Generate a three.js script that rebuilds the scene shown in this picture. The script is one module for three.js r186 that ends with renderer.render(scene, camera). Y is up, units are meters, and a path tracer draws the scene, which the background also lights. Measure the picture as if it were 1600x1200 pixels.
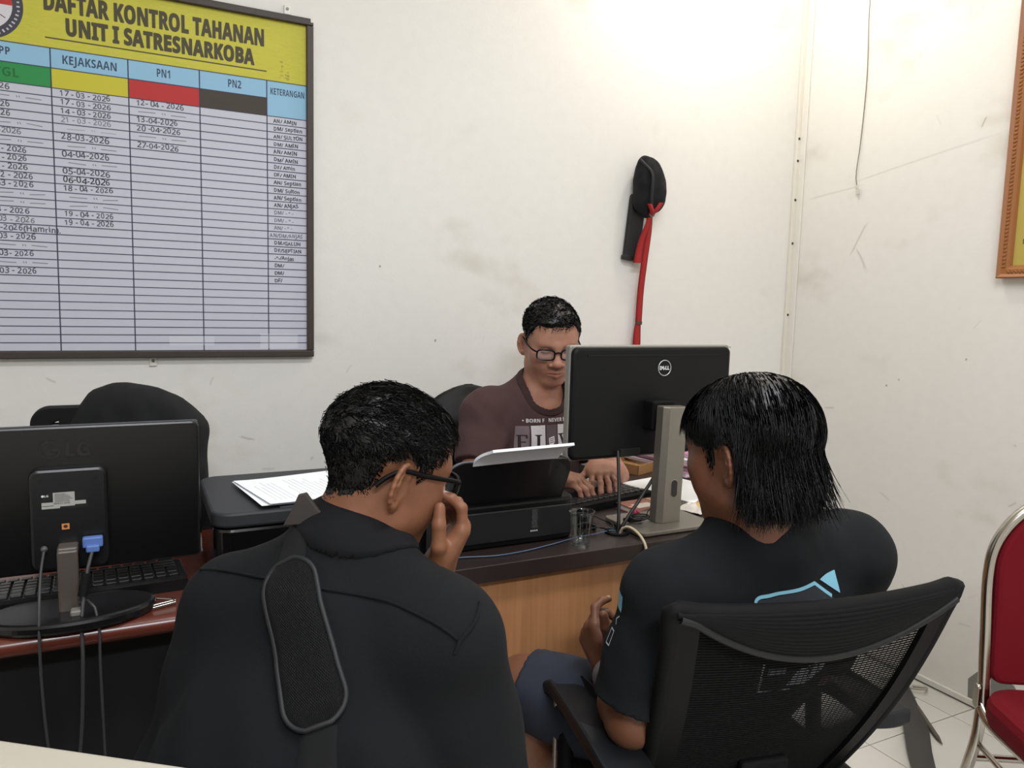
import * as THREE from 'three';
import { RoundedBoxGeometry } from 'three/addons/geometries/RoundedBoxGeometry.js';
import { mergeGeometries } from 'three/addons/utils/BufferGeometryUtils.js';
import { RectAreaLightUniformsLib } from 'three/addons/lights/RectAreaLightUniformsLib.js';
import { ImprovedNoise } from 'three/addons/math/ImprovedNoise.js';

RectAreaLightUniformsLib.init();
const scene = new THREE.Scene();
const RAD = Math.PI / 180;
// ---------------------------------------------------------------- camera
const camera = new THREE.PerspectiveCamera(54.034, 4 / 3, 0.05, 40);
camera.position.set(-2.508, 1.32, 2.375);
camera.rotation.order = 'YXZ';
camera.rotation.set(-6.153 * RAD, -26.681 * RAD, 1.52 * RAD);
scene.background = new THREE.Color(0x000000);
// ---------------------------------------------------------------- renderer and light levels
const renderer = new THREE.WebGLRenderer({ antialias: true });
renderer.toneMapping = THREE.LinearToneMapping;
renderer.toneMappingExposure = 1.0;
renderer.shadowMap.enabled = true;
const LIGHT = {
  bulb: { at: [-0.6, 2.74, 0.42], power: 1.35, color: 0xfff8ee },            // bare bulb close to the back wall
  panels: [                                                               // ceiling panels: [x, z, width, depth, luminance]
    [-1.7, 1.9, 1.15, 0.3, 28.0],
    [-2.6, 3.9, 1.15, 0.3, 78.0],
  ],
  panelColor: 0xf6f9ff,
};
const CEIL = 3.0;

// ---------------------------------------------------------------- helpers
const names = new Map();
function numbered(n) { const k = names.get(n) || 0; names.set(n, k + 1); return k ? n + '_' + String(k).padStart(3, '0') : n; }
function tag(o, label, category, group) { o.userData.label = label; o.userData.category = category; if (group) o.userData.group = group; return o; }
function thing(name, label, category, pos = [0, 0, 0], turn = 0, group) {
  const g = new THREE.Group(); g.name = numbered(name); g.position.set(...pos); g.rotation.y = turn; scene.add(g);
  return tag(g, label, category, group);
}
function part(name, geo, mat, parent, label) {
  const m = new THREE.Mesh(geo, mat); m.name = name; m.castShadow = m.receiveShadow = true; parent.add(m);
  if (label) m.userData.label = label;
  return m;
}
function single(name, geo, mat, label, category, pos = [0, 0, 0], turn = 0, group) {
  const m = part(numbered(name), geo, mat, scene); m.position.set(...pos); m.rotation.y = turn; return tag(m, label, category, group);
}
function structure(name, geo, mat, parent = scene) { const m = part(name, geo, mat, parent); if (parent === scene) m.userData.kind = 'structure'; return m; }
const M = (color, roughness = 0.6, o = {}) => new THREE.MeshPhysicalMaterial({ color, roughness, ...o });
let seed = 7;
const rnd = (a = 1, b) => { seed = (Math.imul(seed, 1664525) + 1013904223) >>> 0; const r = seed / 4294967296; return b === undefined ? r * a : a + r * (b - a); };
const noise = new ImprovedNoise();
const nz = (x, y, z) => noise.noise(x, y, z);
const lerp = (a, b, t) => a + (b - a) * t, clamp = (x, a = 0, b = 1) => Math.min(b, Math.max(a, x));
const sstep = (a, b, x) => { const t = clamp((x - a) / (b - a)); return t * t * (3 - 2 * t); };
function plain(g) { const r = g.index ? g.toNonIndexed() : g; for (const k of Object.keys(r.attributes)) if (!['position', 'normal', 'uv'].includes(k)) r.deleteAttribute(k); return r; }
const merge = (list) => mergeGeometries(list.map(plain));
function box(w, h, d, x = 0, y = 0, z = 0, r = 0.003) { const g = r ? new RoundedBoxGeometry(w, h, d, 2, Math.min(r, w / 2.01, h / 2.01, d / 2.01)) : new THREE.BoxGeometry(w, h, d); g.translate(x, y, z); return g; }
function tube(pts, r, seg = 24, sides = 8, closed = false) { return new THREE.TubeGeometry(new THREE.CatmullRomCurve3(pts.map((p) => new THREE.Vector3(...p)), closed, 'centripetal'), seg, r, sides, closed); }
function rod(a, b, r0, r1 = r0, sides = 12) {
  const A = new THREE.Vector3(...a), B = new THREE.Vector3(...b), g = new THREE.CylinderGeometry(r1, r0, A.distanceTo(B), sides, 1);
  g.applyQuaternion(new THREE.Quaternion().setFromUnitVectors(new THREE.Vector3(0, 1, 0), B.clone().sub(A).normalize()));
  return g.translate((A.x + B.x) / 2, (A.y + B.y) / 2, (A.z + B.z) / 2);
}
function extrude(pts, depth, bevel = 0.002, curve = 8) {
  const s = pts instanceof THREE.Shape ? pts : new THREE.Shape(pts.map((p) => new THREE.Vector2(...p)));
  return new THREE.ExtrudeGeometry(s, { depth, bevelEnabled: bevel > 0, bevelSize: bevel, bevelThickness: bevel, bevelSegments: 2, curveSegments: curve });
}
function roundRect(w, h, r, cx = 0, cy = 0) {
  const s = new THREE.Shape(), x = cx - w / 2, y = cy - h / 2;
  s.moveTo(x + r, y); s.lineTo(x + w - r, y); s.absarc(x + w - r, y + r, r, -Math.PI / 2, 0); s.lineTo(x + w, y + h - r); s.absarc(x + w - r, y + h - r, r, 0, Math.PI / 2);
  s.lineTo(x + r, y + h); s.absarc(x + r, y + h - r, r, Math.PI / 2, Math.PI); s.lineTo(x, y + r); s.absarc(x + r, y + r, r, Math.PI, Math.PI * 1.5); return s;
}
function lathe(p, seg = 32) { return new THREE.LatheGeometry(p.map((q) => new THREE.Vector2(...q)), seg); }
function worldUV(g, U, V, s = 1) {      // uv in metres (times s) along two axes of the geometry
  const p = g.attributes.position, uv = new Float32Array(p.count * 2);
  for (let i = 0; i < p.count; i++) { const q = [p.getX(i), p.getY(i), p.getZ(i)]; uv[2 * i] = (q[0] * U[0] + q[1] * U[1] + q[2] * U[2] + (U[3] || 0)) * s; uv[2 * i + 1] = (q[0] * V[0] + q[1] * V[1] + q[2] * V[2] + (V[3] || 0)) * s; }
  g.setAttribute('uv', new THREE.BufferAttribute(uv, 2)); return g;
}
function canvas(w, h, draw, srgb = true) {
  const c = document.createElement('canvas'); c.width = w; c.height = h; draw(c.getContext('2d'), w, h);
  const t = new THREE.CanvasTexture(c); if (srgb) t.colorSpace = THREE.SRGBColorSpace; t.anisotropy = 8; return t;
}
function field2(w, h, f, srgb = false) {  // DataTexture from a function of (u, v) giving one or three values 0..1
  const d = new Uint8Array(w * h * 4);
  for (let y = 0; y < h; y++) for (let x = 0; x < w; x++) { const v = f(x / w, y / h), o = (y * w + x) * 4; for (let c = 0; c < 3; c++) d[o + c] = clamp(Array.isArray(v) ? v[c] : v) * 255; d[o + 3] = 255; }
  const t = new THREE.DataTexture(d, w, h); t.magFilter = THREE.LinearFilter; t.minFilter = THREE.LinearMipmapLinearFilter; t.wrapS = t.wrapT = THREE.RepeatWrapping; if (srgb) t.colorSpace = THREE.SRGBColorSpace; t.needsUpdate = true; return t;
}
const rep = (t, x, y = x) => { const c = t.clone(); c.wrapS = c.wrapT = THREE.RepeatWrapping; c.repeat.set(x, y); return c; };
const fbm = (x, y, z, n = 4) => { let a = 0, s = 0.5; for (let i = 0; i < n; i++) { a += s * nz(x, y, z); x *= 2.03; y *= 2.03; z *= 2.03; s *= 0.5; } return a; };
// tiling noise on a torus-like loop
const tnoise = (u, v, f) => { const a = u * 2 * Math.PI, b = v * 2 * Math.PI; return nz(Math.cos(a) * f + 3.1, Math.sin(a) * f + Math.cos(b) * f, Math.sin(b) * f + 1.7); };

// ---------------------------------------------------------------- shared textures and materials
const grainT = field2(256, 256, (u, v) => 0.5 + 0.3 * tnoise(u, v, 14) + rnd(-0.16, 0.16));
const weaveT = field2(256, 256, (u, v) => 0.5 + 0.22 * Math.sin(u * 2 * Math.PI * 64) * Math.sin(v * 2 * Math.PI * 64) + 0.2 * tnoise(u, v, 9) + rnd(-0.08, 0.08));
const woodT = (c0, c1, fx) => field2(512, 512, (u, v) => {
  const w = 0.06 * nz(u * 3, v * 1.5, 2), a = fbm((u + w) * fx, v * 2.2, 5, 5), b = nz((u + w * 0.5) * fx * 6, v * 5, 9), t = clamp(0.5 + 0.75 * a + 0.22 * b);
  return [0, 1, 2].map((i) => lerp(c0[i], c1[i], t));
}, true);
const blackPlastic = M(0x0a0a0b, 0.42, { specularIntensity: 0.7, bumpMap: rep(grainT, 18), bumpScale: 0.00006 });
const mattBlack = M(0x0b0b0c, 0.72, { specularIntensity: 0.4, bumpMap: rep(grainT, 10), bumpScale: 0.0001 });
const glossBlack = M(0x08080a, 0.16, { clearcoat: 0.5, clearcoatRoughness: 0.1 });
const chrome = M(0xb9b4aa, 0.2, { metalness: 1 });
const steel = M(0x8d8981, 0.36, { metalness: 0.9 });
const paper = M(0xf2f4f6, 0.8);
const cableBlack = M(0x101011, 0.5);
// ================================================================ room
{
  const wallMap = (w, h, wm, hm, marks, base) => canvas(w, h, (g) => {
    const im = g.createImageData(w, h);
    for (let y = 0; y < h; y++) for (let x = 0; x < w; x++) {
      const X = (x / w) * wm, Y = (1 - y / h) * hm;
      let t = 1 + 0.018 * fbm(X * 1.3, Y * 1.3, 4) + 0.008 * nz(X * 28, Y * 28, 1);
      const dirt = sstep(0.16, 0.6, fbm(X * 2.1, Y * 3.2, 8.5) + 0.32 * fbm(X * 9, Y * 11, 3)) * 0.1;
      const o = (y * w + x) * 4; im.data[o] = base[0] * t * (1 - dirt * 0.7); im.data[o + 1] = base[1] * t * (1 - dirt * 0.8); im.data[o + 2] = base[2] * t * (1 - dirt); im.data[o + 3] = 255;
    }
    g.putImageData(im, 0, 0);
    const sx = w / wm, sy = h / hm;
    for (const [x, y, len, ang, wd, al, c] of marks) {           // scuffs, pencil strokes, nail holes, in metres
      g.save(); g.translate(x * sx, h - y * sy); g.rotate(-ang); g.strokeStyle = `rgba(${c || '70,62,52'},${al})`; g.lineCap = 'round';
      for (let k = 0; k < 5; k++) { g.lineWidth = wd * sx * rnd(0.4, 1.1); g.beginPath(); g.moveTo(-len * sx * rnd(0.3, 0.5), rnd(-1, 1) * wd * sx); g.quadraticCurveTo(0, rnd(-2, 2) * wd * sx, len * sx * rnd(0.3, 0.5), rnd(-1, 1) * wd * sx); g.stroke(); }
      g.restore();
    }
  });
  const scuffs = (n, x0, x1, y0, y1, a0, a1) => Array.from({ length: n }, () => [rnd(x0, x1), rnd(y0, y1), rnd(0.006, 0.06), rnd(-1.4, 1.4), rnd(0.0012, 0.004), rnd(a0, a1)]);
  const holes = (n, x0, x1, y0, y1) => Array.from({ length: n }, () => [rnd(x0, x1), rnd(y0, y1), 0.003, 0, 0.003, 0.3]);
  const T = 0.12;
  const base = [232, 230, 224];
  // back wall, z = 0, x from -5.2 to 0; the map covers x -5.2..0, y 0..3
  const bm = wallMap(2048, 1180, 5.2, 3, [...scuffs(16, 2.9, 5.1, 0.7, 1.2, 0.02, 0.06), ...scuffs(8, 2.3, 3.4, 0.75, 1.1, 0.03, 0.08), ...holes(3, 3.2, 5.1, 1.1, 1.7)], base);
  const wallMat = (map) => M(0xffffff, 0.62, { map, bumpMap: rep(grainT, 9, 6), bumpScale: 0.00025 });
  structure('wall_back', worldUV(box(5.2 + T, CEIL, T, -2.6 - T / 2 + T, CEIL / 2, -T / 2, 0), [1 / 5.2, 0, 0, 1], [0, 1 / 3, 0, 0]), wallMat(bm));
  const rm = wallMap(2048, 1024, 6.2, 3, [...scuffs(16, 0.1, 1.6, 0.25, 1.3, 0.03, 0.1), ...scuffs(4, 0.2, 1.4, 1.3, 2.0, 0.02, 0.06), [0.33, 1.60, 0.16, 1.1, 0.005, 0.05], [0.35, 1.52, 0.12, -1.1, 0.006, 0.06],
    [0.55, 1.86, 0.62, 0.16, 0.003, 0.045], [0.2, 1.79, 0.3, 0.1, 0.003, 0.05], [0.78, 1.95, 0.04, 1.2, 0.002, 0.16], ...holes(3, 0.15, 1.1, 0.4, 1.2)], [231, 228, 221]);
  const wr = structure('wall_right', worldUV(box(T, CEIL, 6.2, T / 2, CEIL / 2, 3.1, 0), [0, 0, 1 / 6.2, 0], [0, 1 / 3, 0, 0]), wallMat(rm));
  const plainWall = M(0xe6e4df, 0.65, { bumpMap: rep(grainT, 9, 6), bumpScale: 0.00025 });
  structure('wall_left', box(T, CEIL, 6.2, -5.2 - T / 2, CEIL / 2, 3.1, 0), plainWall);
  structure('wall_front', box(5.2 + 2 * T, CEIL, T, -2.6, CEIL / 2, 6.2 + T / 2, 0), plainWall);
  structure('ceiling', box(5.2 + 2 * T, T, 6.2 + 2 * T, -2.6, CEIL + T / 2, 3.1, 0), M(0xf0eee8, 0.8));
  // broken plaster low on the right wall: grey render showing
  const sh = new THREE.Shape(); const rp = [[0.905, 0.02], [0.9, 0.09], [0.93, 0.13], [0.965, 0.155], [1.0, 0.14], [1.045, 0.135], [1.07, 0.1], [1.085, 0.05], [1.1, 0.02]];
  rp.forEach(([z, y], i) => (i ? sh.lineTo(z, y) : sh.moveTo(z, y)));
  const pg = extrude(sh, 0.001, 0.0006); pg.rotateY(-Math.PI / 2);
  part('plaster_patch', pg, M(0x86857f, 0.85, { side: THREE.DoubleSide, bumpMap: rep(grainT, 8), bumpScale: 0.002 }), wr, 'bare grey render where the paint has come off');
  // floor: a slab with one tile each, 40 cm squares with a cut row along the right wall
  const fl = structure('floor', box(5.2, 0.1, 6.2, -2.6, -0.054, 3.1, 0), M(0x77746c, 0.9));
  const tiles = [0, 1, 2].map((k) => M([0xd3d0c8, 0xcecbc2, 0xd6d2c9][k], 0.22, { map: null, bumpMap: rep(grainT, 2), bumpScale: 0.0002 }));
  const tg = box(0.397, 0.008, 0.397, 0, -0.004, 0, 0.0012), cg = box(0.117, 0.008, 0.397, 0, -0.004, 0, 0.0012);
  for (let j = 0; j < 15; j++) {
    const z = 0.33 + j * 0.4; if (z > 6) break;
    const c = part('tile', cg, tiles[j % 3], fl); c.position.set(-0.06, 0, z);
    for (let i = 0; i < 12; i++) { const m = part('tile', tg, tiles[(i * 5 + j * 3 + ((i * j) % 2)) % 3], fl); m.position.set(-0.32 - i * 0.4, 0, z); }
  }
  // skirting along both walls in view
  const sk = M(0xd9d6cd, 0.25);
  structure('baseboard_right', merge([box(0.012, 0.022, 6.2, -0.006, 0.017, 3.1, 0.004)]), sk);
  structure('baseboard_back', merge([box(5.2, 0.022, 0.012, -2.6, 0.017, 0.006, 0.004)]), sk);
  // cable trunking in the corner, with its screw holes
  const ct = thing('cable_trunking', 'cream plastic cable trunking running up the corner of the room', 'trunking', [0, 0, 0]);
  part('channel', box(0.024, CEIL - 0.05, 0.014, -0.012, CEIL / 2, 0.007, 0.003), M(0xe2ded2, 0.45), ct);
  part('cover', box(0.006, CEIL - 0.05, 0.03, -0.004, CEIL / 2, 0.028, 0.002), M(0xe6e3da, 0.45), ct);
  for (const y of [2.03, 1.94, 1.78, 1.6, 1.3]) part('screw_hole', rod([-0.014, y, 0.0135], [-0.014, y, 0.0152], 0.0055, 0.0055, 10), M(0x4b4438, 0.8), ct);
  // lamps: ceiling panels and a bulb near the back wall
  const glow = (c, k) => M(0xffffff, 0.5, { emissive: c, emissiveIntensity: k });
  LIGHT.panels.forEach(([x, z, w, d, k], i) => {
    const t = thing('ceiling_light', i ? 'white ceiling light panel behind the camera' : 'white ceiling light panel over the men', 'lamp', [x, CEIL, z]);
    part('frame', merge([box(w + 0.04, 0.04, 0.02, 0, -0.02, d / 2 + 0.01), box(w + 0.04, 0.04, 0.02, 0, -0.02, -d / 2 - 0.01), box(0.02, 0.04, d, w / 2 + 0.01, -0.02, 0), box(0.02, 0.04, d, -w / 2 - 0.01, -0.02, 0)]), M(0xeeeeee, 0.5), t);
    part('light_diffuser', box(w, 0.01, d, 0, -0.025, 0, 0), glow(LIGHT.panelColor, 2), t);
    const L = new THREE.RectAreaLight(LIGHT.panelColor, k, w, d); L.position.set(0, -0.045, 0); L.rotation.x = -Math.PI / 2; L.castShadow = true; L.name = 'panel_light'; t.add(L);
  });
  const b = thing('bulb_lamp', 'bare warm bulb in a ceiling holder near the back wall', 'lamp', LIGHT.bulb.at);
  part('holder', lathe([[0, 0.27], [0.045, 0.26], [0.045, 0.24], [0.022, 0.23], [0.02, 0.07], [0.024, 0.03], [0, 0.03]], 24), M(0xf4f2ec, 0.5), b);
  part('bulb', lathe([[0.001, -0.045], [0.02, -0.041], [0.034, -0.026], [0.038, -0.005], [0.031, 0.02], [0.019, 0.042], [0.001, 0.046]], 24), glow(LIGHT.bulb.color, 6), b);
  const pl = new THREE.PointLight(LIGHT.bulb.color, LIGHT.bulb.power, 0, 2); pl.castShadow = true; pl.shadow.radius = 2; pl.position.set(0, -0.0, 0); b.add(pl);
}
// ================================================================ notice board, picture, hat, string
const DESK = 0.78;
{
  const X0 = -3.42, X1 = -2.033, Y0 = 1.158, Y1 = 2.117, W = 2048, H = Math.round(2048 * (Y1 - Y0) / (X1 - X0));
  const px = (x) => (x - X0) / (X1 - X0) * W, py = (y) => (Y1 - y) / (Y1 - Y0) * H;
  const cols = [-3.42, -3.22, -2.867, -2.687, -2.507, -2.328, -2.146, -2.033];
  const hy = 1.946, rowTop = 1.846, rows = 31, rh = (rowTop - Y0) / rows;
  const map = canvas(W, H, (g) => {
    g.fillStyle = '#c9cad6'; g.fillRect(0, 0, W, H);
    g.fillStyle = '#c8c245'; g.fillRect(0, 0, W, py(hy));
    for (let i = 0; i < 5000; i++) { g.fillStyle = `rgba(${rnd() < 0.5 ? '230,220,120' : '150,140,40'},0.05)`; g.fillRect(rnd(W), rnd(py(hy)), rnd(3, 30), rnd(2, 8)); }
    g.fillStyle = '#93c0dc'; g.fillRect(0, py(hy), W, py(rowTop) - py(hy));
    const band = (a, b, c) => { g.fillStyle = c; g.fillRect(px(cols[a]), py(1.896), px(cols[b]) - px(cols[a]), py(rowTop) - py(1.896)); };
    band(2, 3, '#2f8f4c'); band(3, 4, '#c9c138'); band(4, 5, '#bb3434'); band(5, 6, '#453d36');
    g.strokeStyle = '#33364a'; g.lineWidth = 3.4;
    const line = (x0, y0, x1, y1) => { g.beginPath(); g.moveTo(px(x0), py(y0)); g.lineTo(px(x1), py(y1)); g.stroke(); };
    line(X0, hy, X1, hy); line(cols[2], 1.896, cols[6], 1.896);
    for (let r = 0; r <= rows; r++) line(X0, rowTop - r * rh, X1, rowTop - r * rh);
    g.lineWidth = 4.2; for (const c of cols.slice(1, -1)) line(c, hy, c, Y0);
    const head = (t, x0, x1, y, size, c = '#4c4632', font = 'sans-serif') => { g.save(); g.font = `bold ${size}px ${font}`; g.fillStyle = c; g.textBaseline = 'middle'; const w = g.measureText(t).width; g.translate(px(x0), py(y)); g.scale((px(x1) - px(x0)) / w, 1); g.fillText(t, 0, 0); if (size > 60) { g.lineWidth = 6; g.lineJoin = 'round'; g.strokeStyle = c; g.strokeText(t, 0, 0); } g.restore(); };
    const fat = head;
    fat('DAFTAR KONTROL TAHANAN', -2.70, -2.150, 2.062, 92); fat('UNIT I SATRESNARKOBA', -2.652, -2.181, 2.004, 84);
    g.lineWidth = 5; g.strokeStyle = '#4c4632'; line(-2.697, 1.971, -2.146, 1.971);
    const dk = '#3c4a5e';
    head('PP', -2.8, -2.774, 1.923, 40, dk); head('TGL', -2.812, -2.757, 1.871, 46, '#23693a'); head('KEJAKSAAN', -2.662, -2.532, 1.921, 44, dk); head('PN1', -2.438, -2.400, 1.922, 44, dk); head('PN2', -2.254, -2.216, 1.922, 44, dk); head('KETERANGAN', -2.137, -2.037, 1.917, 38, dk);
    // marker handwriting: strokes shaped like the written dates
    const write = (t, x, row, size = 27, c = '#3a3a44', al = 0.85) => { g.save(); g.globalAlpha = al; g.fillStyle = c; g.strokeStyle = c; g.lineWidth = 1.2; g.font = `${size}px sans-serif`; g.translate(px(x), py(rowTop - (row + 0.5) * rh) + 8); g.rotate(rnd(-0.014, 0.014)); let X = 0; for (const ch of t) { g.save(); g.translate(X, rnd(-1.6, 1.6)); g.rotate(rnd(-0.1, 0.08)); g.scale(rnd(0.92, 1.12), rnd(0.92, 1.1)); g.fillText(ch, 0, 0); g.strokeText(ch, 0, 0); g.restore(); X += g.measureText(ch).width * 1.06; } g.restore(); };
    const ditto = (x, row, len = 0.1, al = 0.6) => { g.save(); g.globalAlpha = al; g.strokeStyle = '#44444e'; g.lineWidth = 3; const y = py(rowTop - (row + 0.5) * rh), a = px(x), L = px(x + len) - px(x); g.beginPath(); g.moveTo(a, y + rnd(-3, 3)); g.lineTo(a + L * 0.36, y + rnd(-3, 3)); g.moveTo(a + L * 0.5, y - 5); g.lineTo(a + L * 0.51, y + 2); g.moveTo(a + L * 0.55, y - 5); g.lineTo(a + L * 0.56, y + 2); g.moveTo(a + L * 0.68, y + rnd(-3, 3)); g.lineTo(a + L, y + rnd(-3, 4)); g.stroke(); g.restore(); };
    const A = -2.83, K = -2.675, N = -2.49, Q = -2.128;
    ['02 - 26', 0, '02 - 26', '02 - 26', 0, '02-2026', 0, '02 - 2026', '02 - 2026', '03 - 2026', '- 02 - 2026', '- 03 - 2026', 0, 0, '03 - 2026', '- 03 - 2026', '03-2026(Hamrin).', '- 03 - 2026', 0, '- 03- 2026', 0, '- 03 - 2026'].forEach((t, r) => (t ? write(t, r === 16 ? A - 0.005 : A + (r < 5 ? -0.012 : 0.0), r, r < 5 ? 29 : 28, '#3a3a44', [5, 15].includes(r) ? 0.55 : 0.85) : ditto(A + 0.01, r, 0.11)));
    ['17 - 03 - 2026', '17 - 03 - 2026', '14 - 03 - 2026', '21 - 03 - 2026', 0, '28-03-2026', 0, '04-04-2026', 0, '05-04-2026', '06-04-2026', '18 - 04 - 2026', 0, 0, '19 - 04 - 2026', '19 - 04 - 2026'].forEach((t, r) => (t ? write(t, K + 0.006, r, r > 4 && r < 11 ? 31 : 27, r === 10 ? '#16161c' : '#3a3a44', r === 3 ? 0.45 : 0.85) : ditto(K + 0.02, r, 0.115, r === 4 ? 0.3 : 0.6)));
    ['12- 04 - 2026', 0, '13-04-2026', '20 -04-2026', 0, '27-04-2026'].forEach((t, r) => (t ? write(t, N, r, 29) : ditto(N + 0.005, r, 0.12)));
    ['AN/ AMIN', 'DM/ Septian', 'AN/ SULTON', 'DM/ AMIN', 'AN/ AMIN', 'DM/ AMIN', 'DF/ Amin', 'DF/ AMIN', 'AN/ Septian', 'DM/ Sulton', 'AN/ Septian', 'AN/ ANJAS', 'DM/ - " -', 'DM/ - " -', 'AN/ - " -', 'AN/DM/ANJAS', 'DM/GALUH', 'DF/SEPTIAN', '-"-/Anjas', 'DM/', 'DM/', 'DF/'].forEach((t, r) => write(t, Q + (r === 15 ? -0.012 : 0), r, 21, '#1d1d26', r > 11 && r < 16 ? 0.5 : 0.9));
    // round emblem, top left: dark ring, red over white
    const ex = px(-2.832), ey = py(2.035), R = px(-2.742) - ex;
    g.fillStyle = '#47464e'; g.beginPath(); g.arc(ex, ey, R, 0, 7); g.fill(); g.fillStyle = '#d9d6dc'; g.beginPath(); g.arc(ex, ey, R * 0.74, 0, 7); g.fill();
    g.fillStyle = '#bd3a36'; g.beginPath(); g.arc(ex, ey, R * 0.74, Math.PI, 0); g.fill(); g.fillStyle = '#a33'; g.font = `bold ${R * 0.5}px serif`; g.fillText('G', ex - R * 0.1, ey + R * 0.28); g.strokeStyle = '#5b3a3a'; g.lineWidth = 3; g.beginPath(); g.moveTo(ex + R * 0.2, ey + R * 0.2); g.quadraticCurveTo(ex + R * 0.4, ey + R * 0.24, ex + R * 0.56, ey + R * 0.36); g.stroke();
    g.fillStyle = '#c9c7cf'; for (let k = 0; k < 46; k++) { const a = 2 * Math.PI * k / 46; g.save(); g.translate(ex + Math.cos(a) * R * 0.87, ey + Math.sin(a) * R * 0.87); g.rotate(a + Math.PI / 2); g.fillRect(-3, -6, 6, rnd(7, 12)); g.restore(); }
    g.globalAlpha = 0.3; g.fillStyle = '#7d7632'; for (let k = 0; k < 22; k++) g.fillRect(px(-2.104) + rnd(-12, 26), py(1.985) + rnd(-34, 40), rnd(3, 14), rnd(3, 9));
    g.globalAlpha = 0.4; g.fillStyle = '#e3e3ee'; g.fillRect(px(-2.42), py(1.2), px(-2.30) - px(-2.42), 40); g.fillRect(px(-2.17), py(1.208), px(-2.06) - px(-2.17), 66);
  });
  const t = thing('notice_board', 'large dark framed wall chart with a yellow heading and handwritten dates', 'wall chart', [0, 0, 0]);
  const sheet = part('sheet', worldUV(box(X1 - X0, Y1 - Y0, 0.006, (X0 + X1) / 2, (Y0 + Y1) / 2, 0.007, 0), [1 / (X1 - X0), 0, 0, -X0 / (X1 - X0)].map((v, i) => (i === 3 ? v : v)), [0, 1 / (Y1 - Y0), 0, -Y0 / (Y1 - Y0)]), M(0xffffff, 0.5, { map, specularIntensity: 0.5 }), t, 'printed chart with blue, green, yellow, red and dark header cells');
  const fm = M(0x3b322c, 0.45, { bumpMap: rep(grainT, 4), bumpScale: 0.0002 }), fw = 0.02;
  const rail = (w, h, x, y) => part('frame_rail', box(w, h, 0.02, x, y, 0.013, 0.003), fm, t);
  rail(X1 - X0 + 2 * fw, fw, (X0 + X1) / 2, Y0 - fw / 2); rail(X1 - X0 + 2 * fw, fw, (X0 + X1) / 2, Y1 + fw / 2);
  rail(fw, Y1 - Y0, X0 - fw / 2, (Y0 + Y1) / 2); rail(fw, Y1 - Y0, X1 + fw / 2, (Y0 + Y1) / 2);
  part('corner_cap', box(0.01, 0.012, 0.022, X1 + fw - 0.004, Y1 + fw - 0.006, 0.0135, 0.002), M(0xe6e2d8, 0.5), t);
  const clear = M(0xdedcd4, 0.3);
  for (const [x, y] of [[-2.085, 2.155], [-2.463, 1.126]]) { const c = part('mounting_clip', box(0.02, 0.026, 0.005, x, y, 0.0028, 0.002), clear, t); part('screw', rod([x, y + 0.003, 0.005], [x, y + 0.003, 0.008], 0.0045, 0.004, 12), M(0x6d675c, 0.4, { metalness: 0.8 }), c); }
}
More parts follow.
